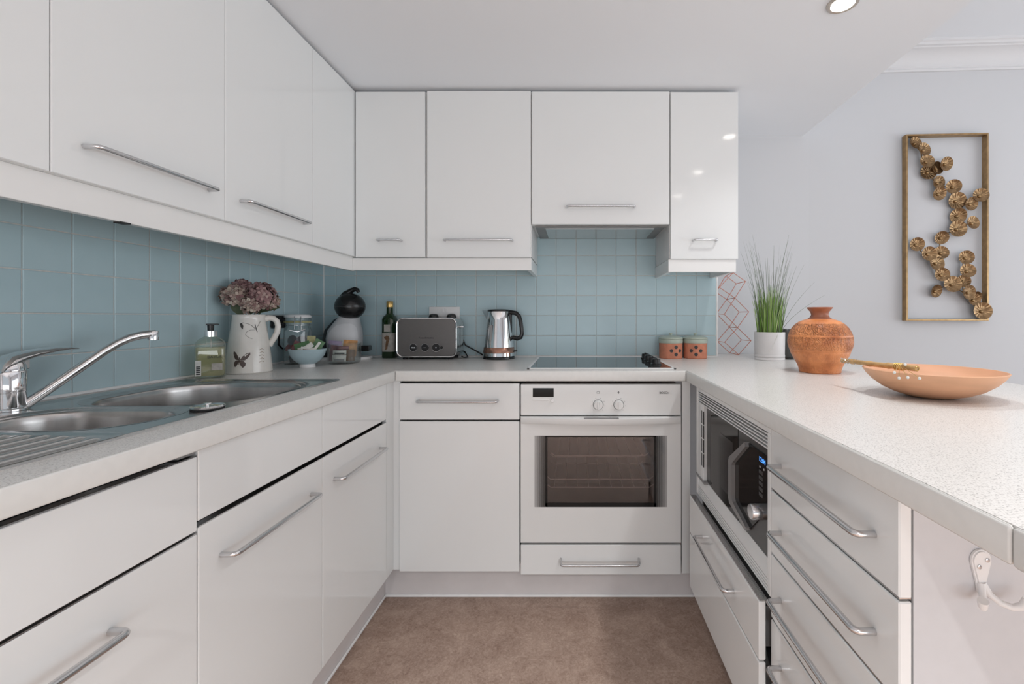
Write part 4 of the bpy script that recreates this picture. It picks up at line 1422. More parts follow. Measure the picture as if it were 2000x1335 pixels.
bd = obj('body', loft_ell(bmesh.new(), [(0, 0, 0.012, 0.066, 0.075), (0, 0, 0.05, 0.074, 0.080), (0, 0, 0.10, 0.078, 0.082), (0.002, 0, 0.14, 0.073, 0.076), (0.010, 0, 0.175, 0.057, 0.062),
                                (0.020, 0, 0.205, 0.044, 0.052), (0.026, 0, 0.235, 0.042, 0.050)]), 'litegrey', cm, True, world=False)
CB = [(0, 0.012, 0.066, 0.075), (0, 0.05, 0.074, 0.080), (0, 0.10, 0.078, 0.082), (0.002, 0.14, 0.073, 0.076), (0.010, 0.175, 0.057, 0.062), (0.020, 0.205, 0.044, 0.052), (0.026, 0.235, 0.042, 0.050)]


def body_pt(a, z, off):
    for (c0, z0, x0, y0), (c1, z1, x1, y1) in zip(CB, CB[1:]):
        if z0 <= z <= z1:
            f = (z - z0) / (z1 - z0)
            cx, rx, ry = c0 + (c1 - c0) * f, x0 + (x1 - x0) * f + off, y0 + (y1 - y0) * f + off
            return (cx + rx * math.copysign(abs(math.cos(a)) ** 0.8, math.cos(a)), ry * math.copysign(abs(math.sin(a)) ** 0.8, math.sin(a)), z)


bm = bmesh.new()
rows_ = []
for z, w0, w1 in ((0.050, -0.60, 0.95), (0.075, -0.68, 1.00), (0.105, -0.70, 1.02), (0.130, -0.64, 1.00), (0.150, -0.50, 0.95), (0.165, -0.30, 0.75), (0.172, 0.0, 0.45)):
    rows_.append([bm.verts.new(body_pt(-PI / 2 + w0 + (w1 - w0) * k / 10, z, 0.0035)) for k in range(11)])
for a, b in zip(rows_, rows_[1:]):
    for k in range(10):
        bm.faces.new((a[k], a[k + 1], b[k + 1], b[k]))
ex = bmesh.ops.extrude_face_region(bm, geom=list(bm.faces))
for v in ex['geom']:
    if isinstance(v, bmesh.types.BMVert):
        v.co.x *= 0.93
        v.co.y *= 0.93
obj('front_panel', bm, 'panelgrey', cm, True, world=False)
obj('water_tank', loft_ell(bmesh.new(), [(-0.045, 0.030, 0.015, 0.055, 0.060), (-0.046, 0.032, 0.09, 0.058, 0.062), (-0.042, 0.032, 0.14, 0.052, 0.058), (-0.020, 0.032, 0.19, 0.035, 0.045), (0.0, 0.03, 0.21, 0.02, 0.03)]), 'black', cm, True, world=False)
hc = Vector((0.030, -0.026, 0.254))
bm = bmesh.new()
bmesh.ops.create_uvsphere(bm, u_segments=36, v_segments=20, radius=0.0675, matrix=Matrix.Translation(hc) @ Matrix.Diagonal((1, 1, 0.94, 1)))
hd2 = obj('head', bm, 'black', cm, True, world=False)
obj('seam', tube(bmesh.new(), [tuple(hc + Vector((0.0678 * math.cos(2 * PI * k / 40), 0.0678 * math.sin(2 * PI * k / 40), -0.004))) for k in range(40)], 0.0009, 5, closed=True), 'darkgrey', hd2, True, world=False)
lp = [hc + Vector(v) for v in ((-0.040, 0, 0.044), (-0.022, 0, 0.058), (-0.006, 0, 0.066), (0.008, -0.002, 0.076), (0.022, -0.004, 0.082), (0.034, -0.006, 0.078), (0.040, -0.008, 0.068))]
obj('locking_lever', tube(bmesh.new(), lp, [0.009, 0.014, 0.014, 0.012, 0.011, 0.010, 0.007], 12), 'black', cm, True, world=False)
obj('base_plate', rprism(bmesh.new(), [(0.235, 0.150, 0.050, 0.0), (0.240, 0.155, 0.052, 0.004), (0.236, 0.150, 0.050, 0.014)]), 'white', cm, True, world=False)
bmesh_o = cm.children[-1]
bmesh_o.location = (0.000, -0.005, 0)
obj('drip_tray', box(0.05, 0.118, -0.045, 0.015, 0.040, 0.066, 0.004), 'black', cm, world=False)
for k in range(2):
    obj('marker_bar', box(0.048 + 0.006 * k, 0.050 + 0.006 * k, -0.0790, -0.0600, 0.078, 0.088), 'text', cm, world=False)

# oil bottle
ob = thing('oil_bottle', 'dark green olive oil bottle with gold cap left of the toaster', 'bottle', (-0.924, 2.203, ZW))
obj('glass_body', rprism(bmesh.new(), [(0.060, 0.060, 0.016, 0), (0.064, 0.064, 0.018, 0.004), (0.064, 0.064, 0.018, 0.190), (0.058, 0.058, 0.022, 0.204), (0.040, 0.040, 0.0195, 0.214), (0.032, 0.032, 0.0155, 0.222), (0.0295, 0.0295, 0.0145, 0.262)]), 'oil', ob, True, world=False)
obj('cap', lathe(bmesh.new(), [(0.0155, 0.252), (0.0160, 0.254), (0.0160, 0.279), (0.0145, 0.281), (0, 0.281)], 24), 'gold', ob, True, world=False)
obj('neck_label', box(-0.0150, 0.0150, -0.0326, -0.0312, 0.130, 0.166), 'label', ob, world=False)
fl2 = obj('front_label', rprism(bmesh.new(), [(0.0648, 0.0648, 0.0184, 0.032), (0.0648, 0.0648, 0.0184, 0.124)]), 'label', ob, True, world=False)
bm = bmesh.new()
prism(bm, [(-0.010, 0.040), (0.001, 0.046), (0.006, 0.072), (0.012, 0.096), (0.007, 0.110), (-0.004, 0.112), (-0.010, 0.104), (-0.015, 0.106), (-0.012, 0.096), (-0.004, 0.090), (-0.007, 0.070)], 'y', -0.0333, -0.0326)
obj('emblem', bm, 'labelbrown', fl2, world=False)

# toaster
TX0, TX1, TYF, TYB, TZ0, TZ1 = -0.849, -0.560, 2.094, 2.232, 0.012, 0.199
ts = thing('toaster', 'grey two-slice toaster with chrome trim against the tiled wall', 'toaster', ((TX0 + TX1) / 2, 2.163, ZW))
w, h = TX1 - TX0, TZ1 - TZ0
zc = (TZ0 + TZ1) / 2


def rr_prism(w, h, r, y0, y1, zc, n=6):
    bmt = bmesh.new()
    pl_ = [(x, z + zc) for x, z in rrect(w, h, r, n)]
    return prism(bmt, pl_, 'y', y0, y1)


obj('body', rr_prism(w - 0.004, h - 0.003, 0.028, -0.062, 0.062, zc), 'steel', ts, True, world=False)
obj('front_panel', rr_prism(w - 0.014, h - 0.012, 0.025, -0.071, -0.060, zc), 'toaster', ts, True, world=False)
obj('rear_panel', rr_prism(w - 0.014, h - 0.012, 0.025, 0.060, 0.069, zc), 'toaster', ts, True, world=False)
obj('trim_ring', tube(bmesh.new(), [(x, -0.0660, z + zc) for x, z in rrect(w - 0.007, h - 0.006, 0.027, 6)], 0.0042, 8, closed=True), 'chrome', ts, True, world=False)
text('lettering', 'Russell Hobbs', 0.0125, (0.000, -0.0714, 0.104), (PI / 2, 0, 0), 'text', ts, world=False)
for k, (kx, r) in enumerate(((-0.060, 0.0175), (-0.005, 0.0175), (0.048, 0.0185), (0.074, 0.007))):
    bm = lathe(bmesh.new(), [(r, 0), (r, 0.004), (r * 0.9, 0.006), (0, 0.006)], 24)
    bmesh.ops.rotate(bm, verts=bm.verts, matrix=Matrix.Rotation(PI / 2, 3, 'X'))
    bmesh.ops.translate(bm, verts=bm.verts, vec=(kx, -0.0705, 0.058))
    kn = obj('button', bm, 'black', ts, True, world=False)
    obj('button_ring', tube(bmesh.new(), [(kx + (r + 0.001) * math.cos(2 * PI * q / 24), -0.0745, 0.058 + (r + 0.001) * math.sin(2 * PI * q / 24)) for q in range(24)], 0.0014, 6, closed=True), 'chrome', kn, True, world=False)
    if k < 3:
        s = r * 0.28
        bm = bmesh.new()
        if k == 0:
            bx(bm, kx - s * 1.6, kx - s * .4, -0.0772, -0.0760, 0.058 - s * .6, 0.058 + s * .6)
            bx(bm, kx + s * .4, kx + s * 1.6, -0.0772, -0.0760, 0.058 - s * .6, 0.058 + s * .6)
        elif k == 2:
            bx(bm, kx - s * .5, kx + s * .5, -0.0772, -0.0760, 0.058 - s * .5, 0.058 + s * .5)
        else:
            bx(bm, kx - s * 1.2, kx + s * 1.2, -0.0772, -0.0760, 0.058 - s * .12, 0.058 + s * .12)
        obj('button_symbol', bm, 'litegrey', kn, world=False)
for sy in (-0.025, 0.025):
    obj('bread_slot', box(-0.115, 0.105, sy - 0.012, sy + 0.012, TZ1 - 0.006, TZ1 - 0.0008), 'black', ts, world=False)
obj('lever', box(w / 2 - 0.004, w / 2 + 0.020, -0.018, 0.018, 0.150, 0.160, 0.004, 2), 'chrome', ts, True, world=False)
obj('lever_slot', box(w / 2 - 0.003, w / 2 - 0.001, -0.004, 0.004, 0.05, 0.165), 'black', ts, world=False)
for fx in (-0.11, 0.11):
    for fy in (-0.045, 0.045):
        obj('foot', lathe(bmesh.new(), [(0.009, 0), (0.011, 0.004), (0.011, 0.014)], 14, (fx, fy, 0)), 'blackmatt', ts, True, world=False)
tag(obj('toaster_cable', tube(bmesh.new(), [(-0.575, 2.240, 0.925), (-0.555, 2.236, 0.915), (-0.540, 2.215, 0.899), (-0.530, 2.190, 0.8945), (-0.545, 2.170, 0.8945), (-0.553, 2.160, 0.900)], 0.0032, 8), 'black', None, True, origin=(-0.55, 2.2, 0.894)),
    'black cable lying beside the right end of the toaster', 'cable')
tag(obj('kettle_cable', tube(bmesh.new(), [(-0.590, 2.238, 1.052), (-0.575, 2.240, 1.000), (-0.562, 2.238, 0.965), (-0.553, 2.236, 0.950), (-0.530, 2.232, 0.938), (-0.495, 2.228, 0.920), (-0.462, 2.222, 0.902), (-0.440, 2.210, 0.895)], 0.0034, 8), 'black', None, True, origin=(-0.5, 2.23, 0.894)),
    'black cable running from the wall socket to the kettle base', 'cable')

# wall socket and plugs
so = thing('wall_socket', 'white double wall socket behind the toaster', 'socket', (-0.662, BW, 1.06))
obj('plate', box(-0.740, -0.584, BW - 0.010, BW - 0.0006, 1.059, 1.1455, 0.003, 2), 'white', so, True)
for sx in (-0.671, -0.653):
    obj('switch', box(sx - 0.006, sx + 0.006, BW - 0.0125, BW - 0.009, 1.118, 1.137, 0.0012), 'white', so)
for px_, lab in ((-0.710, 'left black plug in the double socket behind the toaster'), (-0.620, 'right black plug in the double socket behind the toaster')):
    pg = thing('power_plug', lab, 'plug', (px_, BW - 0.010, 1.06))
    obj('plug_body', loft_ell(bmesh.new(), [(px_, BW - 0.028, 1.062, 0.022, 0.016), (px_, BW - 0.030, 1.090, 0.0245, 0.018), (px_, BW - 0.028, 1.104, 0.021, 0.016), (px_, BW - 0.026, 1.110, 0.012, 0.009)], 20), 'black', pg, True)

# kettle
EX, EY = -0.370, 2.158
ke = thing('kettle', 'polished steel kettle with copper band and black handle', 'kettle', (EX, EY, ZW))
obj('power_base', lathe(bmesh.new(), [(0.076, 0), (0.078, 0.003), (0.077, 0.010), (0.073, 0.012)], 40), 'black', ke, True, world=False)
obj('body', lathe(bmesh.new(), [(0.074, 0.012), (0.0765, 0.014), (0.0750, 0.032), (0.0700, 0.075), (0.0635, 0.135), (0.0575, 0.190), (0.0545, 0.228), (0.053, 0.232)], 48), 'chrome', ke, True, world=False)
obj('copper_band', lathe(bmesh.new(), [(0.0762, 0.030), (0.0768, 0.031), (0.0735, 0.056), (0.0725, 0.057)], 48, cap0=False, cap1=False), 'copper', ke, True, world=False)
obj('lid', lathe(bmesh.new(), [(0.0545, 0.230), (0.0550, 0.234), (0.0520, 0.239), (0.020, 0.242), (0, 0.242)], 40), 'black', ke, True, world=False)
bm = bmesh.new()
prism(bm, [(-0.014, 0.236), (0.014, 0.236), (0.010, 0.19), (-0.010, 0.19)], 'x', -0.066, -0.040)
for v in bm.verts:
    if v.co.x < -0.06:
        if v.co.z > 0.22:
            v.co.x = -0.082
            v.co.y *= 0.35
        else:
            v.co.x = -0.058
            v.co.y *= 0.7
obj('spout', bm, 'chrome', ke, world=False)
obj('water_window', box(-0.035, -0.022, -0.0635, -0.0560, 0.075, 0.165, 0.001), 'midgrey', ke, world=False)
kp = [(0.040, -0.005, 0.226), (0.062, -0.008, 0.226), (0.085, -0.010, 0.222), (0.100, -0.012, 0.208), (0.107, -0.013, 0.185), (0.112, -0.013, 0.150), (0.114, -0.013, 0.120), (0.108, -0.012, 0.104), (0.092, -0.010, 0.098), (0.066, -0.006, 0.104)]
obj('handle', tube(bmesh.new(), kp, [0.011, 0.011, 0.011, 0.0105, 0.010, 0.010, 0.010, 0.0105, 0.0105, 0.010], 12), 'black', ke, True, world=False)
obj('handle_plate', box(0.050, 0.064, -0.012, 0.008, 0.10, 0.225, 0.003), 'black', ke, world=False)
obj('switch_lever', box(0.070, 0.090, -0.010, 0.004, 0.034, 0.042, 0.002), 'black', ke, world=False)

# terracotta canisters


def canister(x, y, label, rot):
    t_ = thing('canister', label, 'canister', (x, y, ZW), rot, 'terracotta canisters')
    obj('body', lathe(bmesh.new(), [(0.054, 0), (0.0565, 0.003), (0.0572, 0.076), (0.054, 0.078)], 40), 'terracotta', t_, True, world=False)
    obj('collar', lathe(bmesh.new(), [(0.0580, 0.075), (0.0592, 0.077), (0.0592, 0.094), (0.0570, 0.096)], 40), 'sage', t_, True, world=False)
    l_ = obj('lid', lathe(bmesh.new(), [(0.0600, 0.096), (0.0605, 0.0985), (0.0575, 0.103), (0.035, 0.110), (0.012, 0.1125), (0, 0.113)], 40), 'sage', t_, True, world=False)
    obj('knob', lathe(bmesh.new(), [(0.006, 0.111), (0.0055, 0.116), (0.0085, 0.120), (0.0075, 0.124), (0, 0.125)], 20), 'sage', l_, True, world=False)
    for da, z in ((0, 0.057), (0, 0.022), (-0.40, 0.040), (0.40, 0.040)):
        bm_ = lathe(bmesh.new(), [(0.0085, 0), (0.0085, 0.0015), (0, 0.0015)], 18)
        a = -PI / 2 + da
        mt = Matrix.Translation((0.0562 * math.cos(a), 0.0562 * math.sin(a), z)) @ Matrix.Rotation(a, 4, 'Z') @ Matrix.Rotation(PI / 2, 4, 'Y')
        bmesh.ops.transform(bm_, matrix=mt, verts=bm_.verts)
        obj('vent_hole', bm_, 'inside', t_, True, world=False)  # dark disc painted for the shade in the hole


canister(0.4775, 2.183, 'terracotta canister with sage lid nearest the hob, four holes in its side', math.radians(14))
canister(0.5985, 2.183, 'right hand terracotta canister with sage lid, beside the wire ornament', math.radians(-11))

# copper wire ornament: three linked cubes leaning on the plaster wall
wo = thing('wire_ornament', 'rose copper wire ornament of three linked cubes leaning on the wall', 'ornament', (0.87, 2.39, ZW))


def unproj(px, py, Y):
    return Vector(((px - 1122) * Y / 860, Y, CAMZ - (py - 620) * Y / 860))


cubes = [([(845, 290), (980, 385), (865, 565), (695, 450)], [(765, 325), (880, 410), (775, 580), (655, 500)]),
         ([(865, 565), (1015, 715), (893, 887), (748, 742)], [(775, 580), (910, 717), (803, 880), (665, 735)]),
         ([(893, 887), (1040, 1028), (905, 1188), (752, 1045)], [(803, 880), (935, 1020), (808, 1160), (672, 1035)])]
for sqa, sqb in cubes:
    A_ = [unproj(1280 + p[0] / 5.56, 480 + p[1] / 5.56, 2.355) for p in sqa]
    B_ = [unproj(1280 + p[0] / 5.56, 480 + p[1] / 5.56, 2.420) for p in sqb]
    bm = bmesh.new()
    for k in range(4):
        for a, b in ((A_[k], A_[(k + 1) % 4]), (B_[k], B_[(k + 1) % 4]), (A_[k], B_[k])):
            a = Vector((a.x, a.y, max(a.z, ZW + 0.002)))
            b = Vector((b.x, b.y, max(b.z, ZW + 0.002)))
            tube(bm, [a, b], 0.0017, 6)
    obj('wire_cube', bm, 'rosewire', wo)

# potted grass
PX, PY = 0.930, 2.100
po = thing('potted_grass', 'ornamental grass in a white pot beside the clay vase', 'potted plant', (PX, PY, ZW))
obj('pot', lathe(bmesh.new(), [(0.062, 0.012), (0.0655, 0.014), (0.0665, 0.020), (0.0680, 0.131), (0.0655, 0.132), (0.064, 0.118), (0.0, 0.118)], 40), 'potwhite', po, True, world=False)
obj('saucer', lathe(bmesh.new(), [(0.0655, 0), (0.0675, 0.002), (0.0675, 0.011), (0.0665, 0.0125), (0.0640, 0.013), (0.0660, 0.0145), (0.0675, 0.016), (0.0675, 0.024), (0.066, 0.0255)], 40), 'potwhite', po, True, world=False)
obj('soil', lathe(bmesh.new(), [(0.0630, 0.114), (0.0630, 0.1195), (0.0, 0.122)], 32), 'soil', po, True, world=False)


def blades(n, seed, zlo, zhi, spread, w, flop):
    rnd = random.Random(seed)
    bmt = bmesh.new()
    for _ in range(n):
        a = rnd.uniform(0, 2 * PI)
        r0 = 0.055 * math.sqrt(rnd.random())
        base = Vector((r0 * math.cos(a), r0 * math.sin(a), 0.118))
        H_ = rnd.uniform(zlo, zhi)
        lean = spread * (0.25 + 0.75 * rnd.random()) * H_ / 0.3
        a2 = a + rnd.uniform(-0.5, 0.5)
        d = Vector((math.cos(a2), math.sin(a2), 0))
        s = Vector((-d.y, d.x, 0))
        s = (s * math.cos(rnd.uniform(-.8, .8)) + d * math.sin(rnd.uniform(-.8, .8))).normalized()
        prev = None
        N_ = 7
        for i in range(N_ + 1):
            t_ = i / N_
            p_ = base + d * lean * (t_ ** flop) + Vector((0, 0, H_ * (t_ - 0.10 * t_ * t_)))
            if p_.y > 0.315:
                p_.y = 0.315
            ww = w * (1 - t_) ** 0.6 + 0.00025
            cur = (bmt.verts.new(p_ - s * ww), bmt.verts.new(p_ + s * ww))
            if prev:
                bmt.faces.new((prev[0], prev[1], cur[1], cur[0]))
            prev = cur
    return bmt


g1 = obj('grass_blades', blades(340, 11, 0.10, 0.26, 0.055, 0.0019, 1.4), 'grass', po, world=False)
g1['kind'] = 'stuff'
g2 = obj('seed_stalks', blades(75, 12, 0.26, 0.52, 0.085, 0.0010, 1.5), 'grasstip', po, world=False)
g2['kind'] = 'stuff'
bm = bmesh.new()
for dx, H_, sx in ((0.25, 0.19, 1), (0.20, 0.25, 1), (-0.095, 0.25, -1), (0.15, 0.33, 1)):
    prev = None
    for i in range(10):
        t_ = i / 9
        p_ = Vector((0.04 * sx + (dx - 0.04 * sx) * t_ ** 1.3, -0.03, 0.118 + H_ * (t_ ** 0.8)))
        cur = (bm.verts.new(p_ - Vector((0.0007, 0, -0.0007)) * (1.2 - t_)), bm.verts.new(p_ + Vector((0.0007, 0, -0.0007)) * (1.2 - t_)))
        if prev:
            bm.faces.new((prev[0], prev[1], cur[1], cur[0]))
        prev = cur
obj('long_stalks', bm, 'grasstip', po, world=False)['kind'] = 'stuff'
obj('fallen_blade', tube(bmesh.new(), [(0.012, -0.062, 0.135), (0.005, -0.070, 0.110), (-0.020, -0.070, 0.060), (-0.040, -0.060, 0.030)], [0.0012, 0.0014, 0.0010, 0.0004], 5), 'paper', po, world=False)

# small black device behind the vase
dv_ = thing('black_speaker', 'small black device mostly hidden behind the clay vase', 'device', (1.030, 2.140, ZW))
obj('body', lathe(bmesh.new(), [(0.035, 0.004), (0.037, 0.008), (0.037, 0.138), (0.033, 0.145), (0, 0.146)], 28), 'darkgrey', dv_, True, world=False)
obj('foot_ring', lathe(bmesh.new(), [(0.038, 0), (0.039, 0.002), (0.039, 0.010), (0.036, 0.011)], 28), 'black', dv_, True, world=False)

# vase
VX, VY = 0.902, 1.620
va = thing('clay_vase', 'round orange clay vase with carved bands and flared neck', 'vase', (VX, VY, ZW))
vp = [(0.0, 0.0), (0.0660, 0.0), (0.0690, 0.003), (0.0690, 0.010), (0.0720, 0.020), (0.0790, 0.036), (0.0805, 0.037), (0.0860, 0.048), (0.0950, 0.066), (0.0985, 0.076), (0.0982, 0.078), (0.0992, 0.079), (0.1040, 0.092), (0.1068, 0.104),
      (0.1075, 0.114), (0.1068, 0.124), (0.1062, 0.126), (0.1070, 0.1275), (0.1063, 0.1305), (0.1056, 0.131), (0.1058, 0.133), (0.1010, 0.147), (0.0930, 0.162), (0.0820, 0.175), (0.0690, 0.185), (0.0550, 0.191), (0.0440, 0.1945)]
obj('body', lathe(bmesh.new(), vp, 64, cap1=False), 'vase', va, True, world=False)
obj('neck', lathe(bmesh.new(), [(0.0450, 0.1935), (0.0400, 0.196), (0.0330, 0.201), (0.0288, 0.208), (0.0284, 0.214), (0.0310, 0.221), (0.0370, 0.229), (0.0425, 0.2355), (0.0428, 0.2380), (0.0405, 0.2385), (0.0340, 0.229), (0.0265, 0.217), (0.0262, 0.205), (0.0, 0.200)], 48, cap0=False), 'vaseneck', va, True, world=False)

# fruit bowl
FX, FY = 0.906, 1.120
fb = thing('fruit_bowl', 'wide shallow peach coloured bowl on the breakfast bar', 'bowl', (FX, FY, ZW))
fp = [(0.0, 0.0), (0.040, 0.0), (0.052, 0.002), (0.078, 0.010), (0.103, 0.022), (0.125, 0.039), (0.139, 0.055), (0.1465, 0.0675), (0.1450, 0.0690), (0.1425, 0.0685), (0.134, 0.0565), (0.120, 0.0430), (0.098, 0.027), (0.072, 0.015), (0.045, 0.008), (0.0, 0.006)]
obj('bowl', lathe(bmesh.new(), fp, 72), 'woodbowl', fb, True, world=False)
# bamboo stick with wired beads across the rim
st = thing('bamboo_stick', 'knotted bamboo stick with wired white beads lying across the bowl rim', 'decoration', (0.78, 1.15, 0.965))
s0 = unproj(1645, 706, 1.268) + Vector((0, 0, 0.003))
s1 = unproj(1791, 722, 1.030) + Vector((0, 0, 0.003))
bm = bmesh.new()
pts, rr = [], []
for i in range(25):
    t_ = i / 24
    p_ = s0.lerp(s1, t_)
    pts.append(p_ + Vector((0, 0, 0.0006 * math.sin(9 * t_))))
    rr.append(0.0060 + 0.0012 * t_ + (0.0016 if i in (4, 10, 16, 20) else 0.0))
obj('stick', tube(bm, pts, rr, 12), 'bamboo', st, True)
obj('end_ring', tube(bmesh.new(), [s1 + Vector((0.0048 * math.cos(2 * PI * k / 14), -0.0012, 0.0048 * math.sin(2 * PI * k / 14))) for k in range(14)], 0.0009, 5, closed=True), 'gold', st, True)
bm = bmesh.new()
for i in range(26):
    t_ = 0.02 + 0.22 * i / 25
    p_ = s0.lerp(s1, t_)
    a = i * 1.9
    tube(bm, [p_ + Vector((0.0078 * math.cos(a), 0, 0.0078 * math.sin(a))), p_ + Vector((0.0078 * math.cos(a + 1.9), 0.008, 0.0078 * math.sin(a + 1.9)))], 0.0009, 5)
obj('wire_wrap', bm, 'hsteel', st, True)
wc = s0.lerp(s1, 0.80)
bm = bmesh.new()
for k in range(5):
    p_ = s0.lerp(s1, 0.76 + 0.02 * k)
    dn = (s1 - s0).normalized()
    e1 = dn.cross(Vector((0, 0, 1))).normalized()
    e2 = dn.cross(e1)
    tube(bm, [p_ + e1 * 0.0084 * math.cos(2 * PI * q / 12) + e2 * 0.0084 * math.sin(2 * PI * q / 12) for q in range(12)], 0.0011, 5, closed=True)
obj('gold_wrap', bm, 'gold', st, True)
for px_, py_, Yb in ((1756, 738, 1.012), (1773, 737, 1.000), (1796, 738.5, 0.985), (1747, 727, 1.03), (1768, 712, 1.05)):
    e = unproj(px_, py_, Yb)
    obj('bead_wire', tube(bmesh.new(), [wc + Vector((0, 0, 0.006)), wc.lerp(e, 0.5) + Vector((0, 0, 0.003)), e], 0.0007, 5), 'gold', st, True)
    bm = bmesh.new()
    bmesh.ops.create_icosphere(bm, subdivisions=2, radius=0.0034, matrix=Matrix.Translation(e))
    obj('bead', bm, 'paper', st, True)

# ------------------------------------------------------------------ wall art
wy = lambda X: PW - 0.155 * max(0, X - 1.30) / 3.0
AX0, AX1, AZ0, AZ1 = 1.792, 2.218, 1.0735, 2.0790
wa = thing('wall_art', 'tall gold metal wall art of clustered discs in an open frame', 'wall art', ((AX0 + AX1) / 2, wy(2.05) - 0.002, AZ0), ang)
cw = (AX1 - AX0) / 2
ch = AZ1 - AZ0
FB = 0.009
DF = 0.034
for q in ((-cw, -cw + FB, 0, ch), (cw - FB, cw, 0, ch), (-cw + FB, cw - FB, 0, FB), (-cw + FB, cw - FB, ch - FB, ch)):
    obj('frame_bar', box(q[0], q[1], -DF, -0.0005, q[2], q[3], 0.0012), 'brass', wa, world=False)
DISCS = [(172, 125, 40), (218, 172, 43), (230, 252, 40), (258, 312, 46), (300, 292, 40), (348, 268, 42), (318, 382, 42), (315, 455, 40), (398, 415, 42), (437, 500, 52), (515, 525, 40), (568, 475, 42),
         (445, 597, 46), (433, 685, 50), (515, 650, 40), (340, 737, 40), (175, 782, 42), (242, 845, 43), (340, 838, 40), (297, 905, 52), (325, 980, 41), (302, 1083, 40), (487, 870, 42), (487, 958, 42), (480, 1022, 38),
         (400, 1043, 50), (490, 1095, 45), (560, 1120, 30), (535, 1142, 36), (578, 1215, 52)]
pxm = 2.385 / 860 / 3.336
for i, (dx, dy, r) in enumerate(DISCS):
    x = (dx - 362) * pxm * 0.985
    z = ch - (dy - 72) * pxm * 1.003
    R_ = r * pxm * 1.06
    yo = -0.012 - 0.010 * ((i * 7) % 3)
    bm = bmesh.new()
    prof_ = [(0.0, 0.0), (R_ * 0.15, 0.001), (R_ * 0.6, 0.004), (R_, 0.011)]
    n = 32
    rings_ = []
    for rr_, zz in prof_[1:]:
        rings_.append([bm.verts.new((rr_ * math.cos(2 * PI * k / n), rr_ * math.sin(2 * PI * k / n), zz + (0.0012 * (k % 2) if rr_ > R_ * .3 else 0))) for k in range(n)])
    c0 = bm.verts.new((0, 0, 0))
    for k in range(n):
        bm.faces.new((c0, rings_[0][k], rings_[0][(k + 1) % n]))
    for a, b in zip(rings_, rings_[1:]):
        for k in range(n):
            bm.faces.new((a[k], b[k], b[(k + 1) % n], a[(k + 1) % n]))
    ex = bmesh.ops.extrude_face_region(bm, geom=list(bm.faces))
    bmesh.ops.translate(bm, verts=[v for v in ex['geom'] if isinstance(v, bmesh.types.BMVert)], vec=(0, 0, -0.001))
    tl = Matrix.Rotation(random.uniform(-.25, .25), 4, 'X') @ Matrix.Rotation(random.uniform(-.25, .25), 4, 'Y')
    mt = Matrix.Translation((x, yo, z)) @ Matrix.Rotation(PI / 2, 4, 'X') @ tl
    bmesh.ops.transform(bm, matrix=mt, verts=bm.verts)
    d_ = obj('disc', bm, 'brassdisc', wa, world=False)
    bm = bmesh.new()
    bmesh.ops.create_icosphere(bm, subdivisions=2, radius=0.0085, matrix=mt @ Matrix.Translation((-0.004, -0.004, 0.003)))
    obj('disc_bead', bm, 'brass', d_, True, world=False)


def apos(i, y=-0.006):
    dx, dy, r = DISCS[i]
    return ((dx - 362) * pxm * .985, y, ch - (dy - 72) * pxm * 1.003)


for chain in ((0, 1, 2, 3, 6, 8, 9, 12, 13, 15, 18, 19, 20, 25, 26, 28, 29), (16, 17, 19), (9, 10, 11), (13, 14), (6, 7), (3, 4, 5), (22, 23, 24, 26), (21, 25), (26, 27)):
    obj('branch', tube(bmesh.new(), [apos(i) for i in chain], 0.0030, 6), 'brass', wa, True, world=False)

# ------------------------------------------------------------------ coat hook on the end panel
HK = (0.5495, 0.598, 0.742)
hk = thing('coat_hook', 'white double coat hook screwed to the end panel', 'hook', HK)
bm = bmesh.new()
pl_ = []
for k in range(13):
    a = math.radians(-25 + 230 * k / 12)
    pl_.append((0.0135 * math.cos(a), 0.020 + 0.0150 * math.sin(a)))
pl_ += [(-0.0060, -0.012), (-0.004, -0.024), (0.004, -0.024), (0.0060, -0.012)]
prism(bm, pl_, 'y', -0.0055, -0.0005)
bmesh.ops.bevel(bm, geom=[e for e in bm.edges if all(v.co.y < -0.005 for v in e.verts)], offset=0.002, segments=2, affect='EDGES')
obj('plate', bm, 'white', hk, True, world=False)
for x, z in ((-0.0050, 0.013), (0.0060, 0.022)):
    bm = lathe(bmesh.new(), [(0.0030, 0), (0.0028, 0.0012), (0.0, 0.0020)], 16)
    bmesh.ops.rotate(bm, verts=bm.verts, matrix=Matrix.Rotation(PI / 2, 3, 'X'))
    bmesh.ops.translate(bm, verts=bm.verts, vec=(x, -0.0055, z))
    obj('screw', bm, 'hsteel', hk, True, world=False)
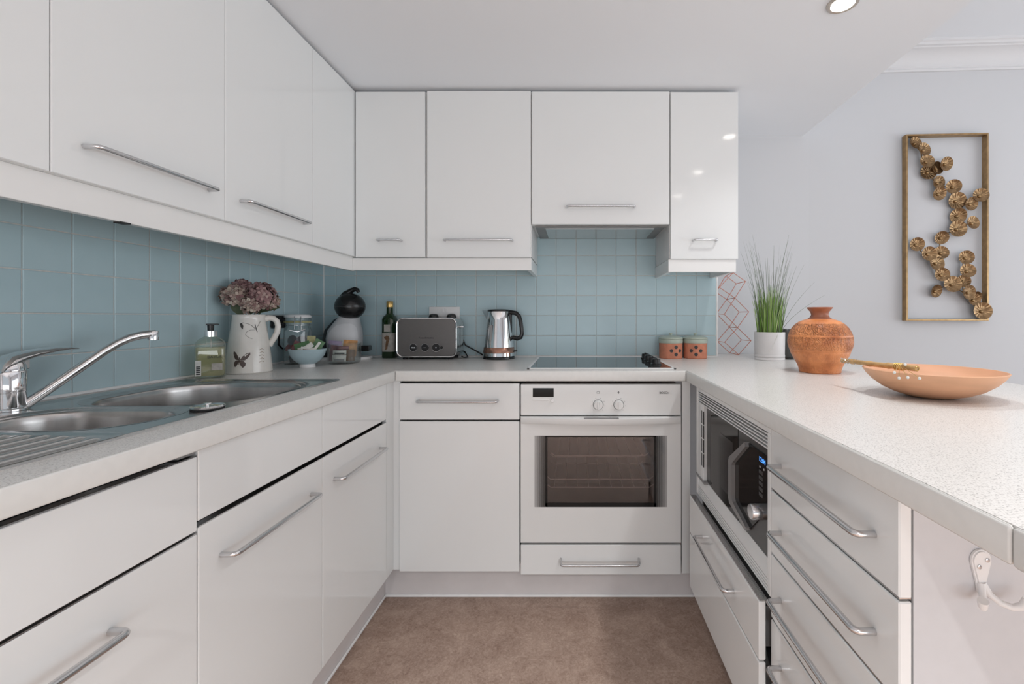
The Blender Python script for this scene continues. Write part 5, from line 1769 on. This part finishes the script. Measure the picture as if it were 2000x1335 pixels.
for sg in (-1, 1):
    e = 1.0 if sg > 0 else 0.62
    pts = [(0.001 * sg, -0.004, -0.010), (0.006 * sg * e, -0.009, -0.022), (0.014 * sg * e, -0.016, -0.029), (0.024 * sg * e, -0.022, -0.031), (0.032 * sg * e, -0.027, -0.026), (0.036 * sg * e, -0.030, -0.017)]
    obj('prong', tube(bmesh.new(), pts, [0.0045, 0.0042, 0.0040, 0.0042, 0.0052, 0.0062], 12), 'white', hk, True, world=False)

# ------------------------------------------------------------------ ceiling downlights


def downlight(x, y, label, power):
    t_ = thing('ceiling_downlight', label, 'ceiling light', (x, y, CE), 0, 'row of downlights over the breakfast bar')
    obj('ring', lathe(bmesh.new(), [(0.047, -0.0005), (0.046, -0.004), (0.040, -0.007), (0.0345, -0.005), (0.0340, -0.0005)], 36, cap0=False, cap1=False), 'lampring', t_, True, world=False)
    obj('bulb_face', lathe(bmesh.new(), [(0.0, -0.0035), (0.030, -0.0035), (0.0335, -0.0010)], 32, cap1=False), 'bulb', t_, True, world=False)
    d = bpy.data.lights.new('downlight_beam', 'SPOT')
    d.energy = power
    d.color = (1.0, 0.99, 0.975)
    d.spot_size = math.radians(125)
    d.spot_blend = 1.0
    d.shadow_soft_size = 0.028
    o = bpy.data.objects.new('downlight_beam', d)
    C.objects.link(o)
    o.parent = t_
    o.location = (0, 0, -0.040)
    return t_


downlight(0.856, 1.405, 'round ceiling downlight above the breakfast bar, lit', PW_SPOT)
downlight(0.850, 0.812, 'second lit downlight along the breakfast bar, mirrored in the end cabinet', PW_SPOT)
downlight(0.850, 0.215, 'third downlight of the row, over the camera end of the bar', PW_SPOT)
if PW_FILL:  # unseen downlights added to brighten the lower doors
    downlight(0.80, -1.05, 'added fill downlight behind the camera, near the line of the row', PW_FILL)
    downlight(-0.25, -1.25, 'added fill downlight over the kitchen aisle behind the camera', PW_FILL)

# lettering becomes plain mesh
bpy.context.view_layer.update()
dg = bpy.context.evaluated_depsgraph_get()
for o in [q for q in scene.objects if q.type == 'FONT']:
    me = bpy.data.meshes.new_from_object(o.evaluated_get(dg))
    nm = o.name
    n = bpy.data.objects.new('tmp', me)
    C.objects.link(n)
    n.parent = o.parent
    n.location = o.location
    n.rotation_euler = o.rotation_euler
    bpy.data.objects.remove(o)
    n.name = nm
